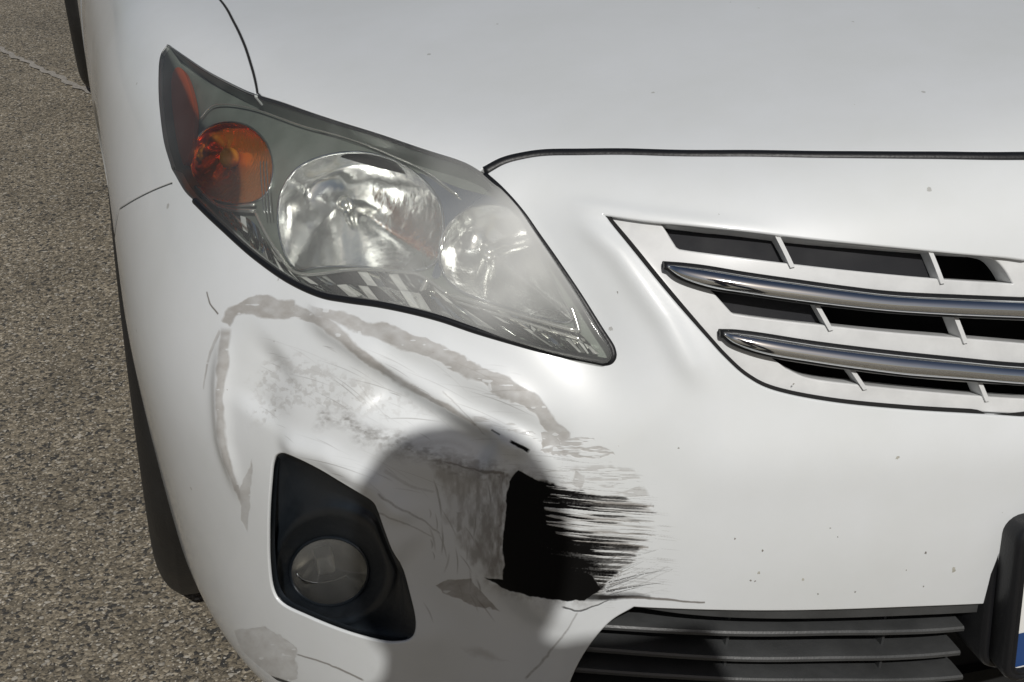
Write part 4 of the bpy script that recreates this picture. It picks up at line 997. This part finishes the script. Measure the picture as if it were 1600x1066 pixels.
cc = off(.052, S0)(*finder(.052)(515, 893))
loops = [Lpd(fo, .010), Lpd(fo, .003), Lpd(scl(fo, .985), .0035), Lp(scl(fo, .95), .012), Lp(mixl(fo, e_out, .45), .020), Lp(mixl(fo, e_out, .8), .024), Lp(e_out, .020), Lp(mixl(e_out, e_mid, .35), .019), Lp(mixl(e_out, e_mid, .75), .025), Lp(e_mid, .031), Lp(e_in, .040), Lp(e_l, .046)]
fog = loft('fog_lamp_surround', loops, M['bezel'], car)
lr = np.array(Lp(e_l, .044)); cl = lr.mean(0); ax = np.array((.25, 1, -.25)); ax /= np.linalg.norm(ax)
FLIPL = bool(np.dot(np.cross(lr[1]-lr[0], (cl-lr[0])), ax) < 0) is False
loft('fog_lens', [[cl+(p-cl)*s-ax*.009*(1-s*s) for p in lr] for s in (1, .9, .75, .55, .3, .004)], M['foglens'], fog, flip=FLIPL)
bw = loft('fog_reflector', [[cl+(p-cl)*s+ax*(.003+.036*(1-s**2)) for p in lr] for s in (1, .9, .78, .62, .45, .28, .12, .03)], M['fogmirror'], fog, cap=True)
tube('fog_lamp_ring', list(lr)+[lr[0], lr[1]], .0016, M['bezel'], fog, n=8, cap=False)
# inner shield: half ring under the bulb and the bulb cap
arcp = [cl+np.array((.030*math.cos(a), .012, .018*math.sin(a)-.002)) for a in np.linspace(math.pi*1.02, math.pi*1.98, 20)]
tube('fog_shield', arcp, .0008, M['chrome'], fog, n=8)
box('fog_bulb_cap', tuple(cl+ax*.018+np.array((-.006, 0, .006))), (.017, .02, .020), M['facet_glint'], fog, bev=.002)  # cap coloured pale to give the bright square reflection in the lens

# ------------------------------------------------------------------ number plate in its holder
PX0 = -.231; PW = 2*(XC-PX0); pz = .520; ph = .175; tilt = Matrix.Rotation(R(-3), 4, 'X')
def rrect(x0, x1, z0, z1, r, y, n=6):
    o = []
    for cx, cz, a0 in ((x1-r, z1-r, 0), (x0+r, z1-r, 90), (x0+r, z0+r, 180), (x1-r, z0+r, 270)):
        for i in range(n+1):
            a = R(a0+90*i/n); o.append(np.array((cx+r*math.cos(a), y, cz+r*math.sin(a))))
    return o
x0, x1, z1, z0 = PX0, 2*XC-PX0, pz, pz-ph
def yb(d): return -.046-d
def rr_(e, y, r): return rrect(x0+e, x1-e, z0+e, z1-e, r, y)
lps = [rr_(.004, .06, .02), rr_(.003, -.024, .02), rr_(.0045, -.0285, .02), rr_(.0085, -.031, .018), rr_(.0098, -.027, .017), rr_(.009, -.029, .017), rr_(.0085, -.050, .016), rr_(.0095, -.055, .016), rr_(.012, -.0565, .014), rr_(.0145, -.0562, .012),
       rr_(.0155, -.0545, .011), rr_(.0165, -.0565, .011), rr_(.0180, -.0565, .010), rr_(.0186, -.049, .009)]
ho = loft('plate_holder', lps, M['rubber'], car, flip=True)
V = rrect(x0+.0180, x1-.0180, z0+.0180, z1-.0180, .008, -.0498)
mesh('number_plate', V, [tuple(range(len(V)))[::-1]], M['plate'], ho, False)
V = rrect(x0+.0205, x0+.060, z0+.0205, z0+.056, .003, -.0504)
mesh('plate_band', V, [tuple(range(len(V)))[::-1]], M['blue'], ho, False)

# ------------------------------------------------------------------ wheels
WSG = 1
def wheel(c, r=.317, wd=.20):
    xo = c[0]; pr_ = [(xo+.03, .20), (xo+.004, .215), (xo-.002, .235), (xo-.0045, .25), (xo-.004, .265), (xo-.002, .276), (xo+.001, .286), (xo+.005, .295), (xo+.010, .303), (xo+.016, .309), (xo+.022, .3135)]
    for k_ in range(4):
        a = xo+.026+k_*.042; pr_ += [(a, r), (a+.034, r), (a+.036, r-.007), (a+.041, r-.007)]
    pr_ += [(xo+wd-.02, .312), (xo+wd-.006, .295), (xo+wd, .26), (xo+wd-.004, .215), (xo+wd-.02, .2)]
    ty = lathe('wheel', [(a-c[0], b) for a, b in pr_], (0, 0, 0), M['tyre'], car, n=120, sharp=50); ty.location = (c[0], c[1], c[2])
    lathe('rim', [(.03, .203), (.012, .208), (.008, .203), (.02, .192), (.05, .186), (.10, .18)], (0, 0, 0), M['rim'], ty, n=48)
    for k_ in range(7):
        a = 2*math.pi*k_/7; m_ = Matrix.Rotation(a, 4, 'X'); box('spoke', m_ @ Vector((.03, 0, .11)), (.016, .034, .17), M['rim'], ty, rot=m_, bev=.004)
    lathe('hub_cap', [(.012, .0), (.012, .03), (.02, .045), (.05, .05)], (0, 0, 0), M['rim'], ty, n=32)
    lathe('brake_disc', [(.07, .03), (.07, .13), (.08, .13), (.08, .03)], (0, 0, 0), M['rim'], ty, n=40)
    return ty
wf_ = wheel((-.905, .965, .317)); wf_.rotation_euler = (0, R(WSG*2.5), R(-1.5)); wf_.location.z = .319; wheel((-.958, 3.70, .317)); wheel((.77, .965, .317)); wheel((.80, 3.69, .317))
# arch liners
for (cy, cz, r_) in ((.93, .31, .392), (3.66, .31, .385)):
    V = []; F = []; n_ = 40
    for i in range(n_+1):
        a = R(-5+192*i/n_)
        for x in (-.862 if cy < 2 else -.89, -.60): V.append((x, cy+r_*math.cos(a), cz+r_*math.sin(a)))
    for i in range(n_): F.append((2*i, 2*i+1, 2*i+3, 2*i+2))
    b0 = len(V); V.append((-.60, cy, cz)); F += [(b0, 2*i+1, 2*i+3) for i in range(n_)]
    mesh('wheel_arch_liner', V, F, M['liner'], car, True, 40)
box('bumper_liner', (XC, .42, .31), (1.0, .6, .28), M['void'], car)
box('underbody', (XC, 2.3, .27), (1.5, 3.6, .12), M['liner'], car)
box('cowl_panel', (XC, 1.27, .83), (1.45, .62, .02), M['liner'], car)
def mirror_part(o):
    c_ = o.copy(); COL.objects.link(c_); c_.scale = (-1, 1, 1); c_.location = (2*XC, 0, 0)
    for ch in list(o.children):
        d_ = ch.copy(); COL.objects.link(d_); d_.parent = c_
for n_ in ('headlight', 'fog_lamp_surround', 'fender', 'rear_side_panel'): mirror_part(bpy.data.objects[n_])
for o_ in [o_ for o_ in car.children if o_.name.startswith('seam_filler') or o_.name == 'hood_seal']: mirror_part(o_)
# cabin, well out of the picture
cab = [(.76, 1.12, .93), (.72, 1.15, .94), (.56, 2.0, 1.40), (.55, 2.9, 1.42), (.60, 3.7, 1.02)]
L_ = []
for hw, y_, z_ in cab: L_.append([np.array((XC-hw-.04, y_, min(z_-.02, .88))), np.array((XC-hw, y_, z_-.02)), np.array((XC-hw*.5, y_, z_)), np.array((XC+hw*.5, y_, z_)), np.array((XC+hw, y_, z_-.02)), np.array((XC+hw+.04, y_, min(z_-.02, .88)))])
loft('windscreen', L_[:3], M['glass_dark'], car, closed=False, flip=False, sharp=30)
loft('roof', L_[2:], M['paint'], car, closed=False, sharp=30)
# ------------------------------------------------------------------ the photographer, standing behind the camera; only the shadow is in the picture
M['skin'] = simple('skin', (.48, .30, .21), .5); M['hair'] = simple('hair', (.03, .02, .015), .6, bump=.5, bscale=500); M['shirt'] = simple('shirt_cotton', (.10, .13, .20), .8, bump=.3)
M['jeans'] = simple('jeans_denim', (.04, .06, .11), .85, bump=.4); M['shoe'] = simple('shoe_leather', (.03, .03, .03), .5); M['eye'] = simple('eye_white', (.7, .7, .68), .2); M['phone'] = simple('phone_case', (.02, .02, .022), .35)
def skin(name, verts, edges, rad, mat, parent, root=0, sub=2):
    me = bpy.data.meshes.new(name); me.from_pydata([tuple(v) for v in verts], edges, []); o = link(name, me, mat, parent, False)
    md = o.modifiers.new('skin', 'SKIN'); md.use_smooth_shade = True
    for i, r_ in enumerate(rad):
        me.skin_vertices[0].data[i].radius = (r_, r_) if not hasattr(r_, '__len__') else r_
    me.skin_vertices[0].data[root].use_root = True
    s_ = o.modifiers.new('sub', 'SUBSURF'); s_.levels = sub; s_.render_levels = sub
    return o
hx, hy, ZS = -.912, -1.18, 1.045
hands = [CAM-FW*.035-RT*.085+np.array((0, 0, -.02)), CAM-FW*.035+RT*.085+np.array((0, 0, -.02))]
V = [(hx, hy-.05, .92), (hx, hy-.06, 1.08), (hx, hy-.05, 1.26), (hx, hy-.04, 1.40), (hx, hy-.03, 1.47), (hx, hy, 1.54), (hx, hy+.01, 1.59+.045)]; E = [(0, 1), (1, 2), (2, 3), (3, 4), (4, 5), (5, 6)]; Rd = [(.15, .11), (.135, .10), (.155, .11), (.12, .085), .055, .078, .072]
V = [(x, y, z*ZS) for x, y, z in V]
for s_, H in ((-1, hands[0]), (1, hands[1])):
    b = len(V); sh = np.array((hx+s_*.175, hy-.05, 1.405*ZS)); elb = np.array((hx+s_*.215, hy-.06, 1.14*ZS)); wr = H+np.array((s_*.015, -.075, -.03))
    V += [sh, (sh+elb)/2, elb, (elb+wr)/2, wr, H+np.array((0, -.03, 0))]; E += [(3, b), (b, b+1), (b+1, b+2), (b+2, b+3), (b+3, b+4), (b+4, b+5)]; Rd += [.062, .05, .042, .036, .026, (.032, .02)]
for s_ in (-1, 1):
    b = len(V); V += [(hx+s_*.10, hy-.05, .84), (hx+s_*.11, hy-.03, .50), (hx+s_*.12, hy-.05, .12), (hx+s_*.12, hy-.04, .06)]; E += [(0, b), (b, b+1), (b+1, b+2), (b+2, b+3)]; Rd += [.09, .062, .042, .04]
person = skin('person', V, E, Rd, M['skin'], None)
person['label'] = 'person in dark blue shirt and jeans standing before the car, holding up a phone'; person['category'] = 'person'
# clothes follow the same skeleton, a little wider
skin('shirt', V[0:5]+V[7:9]+V[13:15], [(0, 1), (1, 2), (2, 3), (3, 4), (3, 5), (5, 6), (3, 7), (7, 8)], [(.16, .12), (.147, .112), (.167, .122), (.132, .097), .062, .074, .066, .074, .066], M['shirt'], person)
skin('trousers', [V[0]]+V[19:22]+V[23:26], [(0, 1), (1, 2), (2, 3), (0, 4), (4, 5), (5, 6)], [(.158, .118), .10, .075, .06, .10, .075, .06], M['jeans'], person)
for s_ in (-1, 1): skin('shoe', [(hx+s_*.12, hy-.10, .045), (hx+s_*.12, hy-.02, .055), (hx+s_*.13, hy+.13, .035)], [(0, 1), (1, 2)], [(.035, .04), (.042, .045), (.04, .03)], M['shoe'], person)
hd = ball('hair', (hx, hy-.015, 1.598+.045), .099, M['hair'], person, (.98, 1.08, 1.0))
ball('face', (hx, hy+.018, 1.575+.045), .074, M['skin'], person, (.9, 1.02, 1.28)); ball('nose', (hx, hy+.098, 1.57+.045), .012, M['skin'], person, (.8, 1.2, 1.5)); ball('mouth', (hx, hy+.082, 1.53+.045), .018, simple('lips', (.4, .16, .14), .4), person, (1.2, .5, .3))
for s_ in (-1, 1): ball('eye', (hx+s_*.03, hy+.080, 1.595+.045), .011, M['eye'], person); ball('ear', (hx+s_*.078, hy, 1.575+.045), .022, M['skin'], person, (.35, .7, 1.2))
for s_, H in ((1, hands[0]), (-1, hands[1])):
    for i in range(4):
        z_ = .028-.019*i; a = H+np.array((0, -.02, z_)); l_ = (.9, 1, .95, .8)[i]
        skin('finger', [a, a+FW*.035*l_+np.array((0, 0, .0)), a+FW*.042*l_+RT*s_*.022, a+FW*.036*l_+RT*s_*.036], [(0, 1), (1, 2), (2, 3)], [.0095, .0085, .0080, .0070], M['skin'], person, sub=1)
    a = H+np.array((0, -.03, -.01)); skin('thumb', [a, a+RT*s_*.02+FW*.004-UPV*.018, a+RT*s_*.04+FW*.006-UPV*.012], [(0, 1), (1, 2)], [.012, .010, .0085], M['skin'], person, sub=1)
# phone, just behind the camera point
ph_ = bpy.data.objects.new('phone', None)
bmx = Matrix(((RT2[0], UP2[0], -FW[0], 0), (RT2[1], UP2[1], -FW[1], 0), (RT2[2], UP2[2], -FW[2], 0), (0, 0, 0, 1)))
pc = CAM-FW*.014+RT2*.02
p_ = box('phone', (0, 0, 0), (.150, .074, .008), M['phone'], None, bev=.003); p_.matrix_world = Matrix.Translation(Vector(pc)) @ bmx
p_['label'] = 'black phone held sideways in both hands by the person'; p_['category'] = 'phone'
sc_ = box('screen', (0, 0, .0045), (.142, .067, .001), simple('phone_screen', (.01, .01, .012), .1), p_)
bpy.data.objects.remove(ph_)
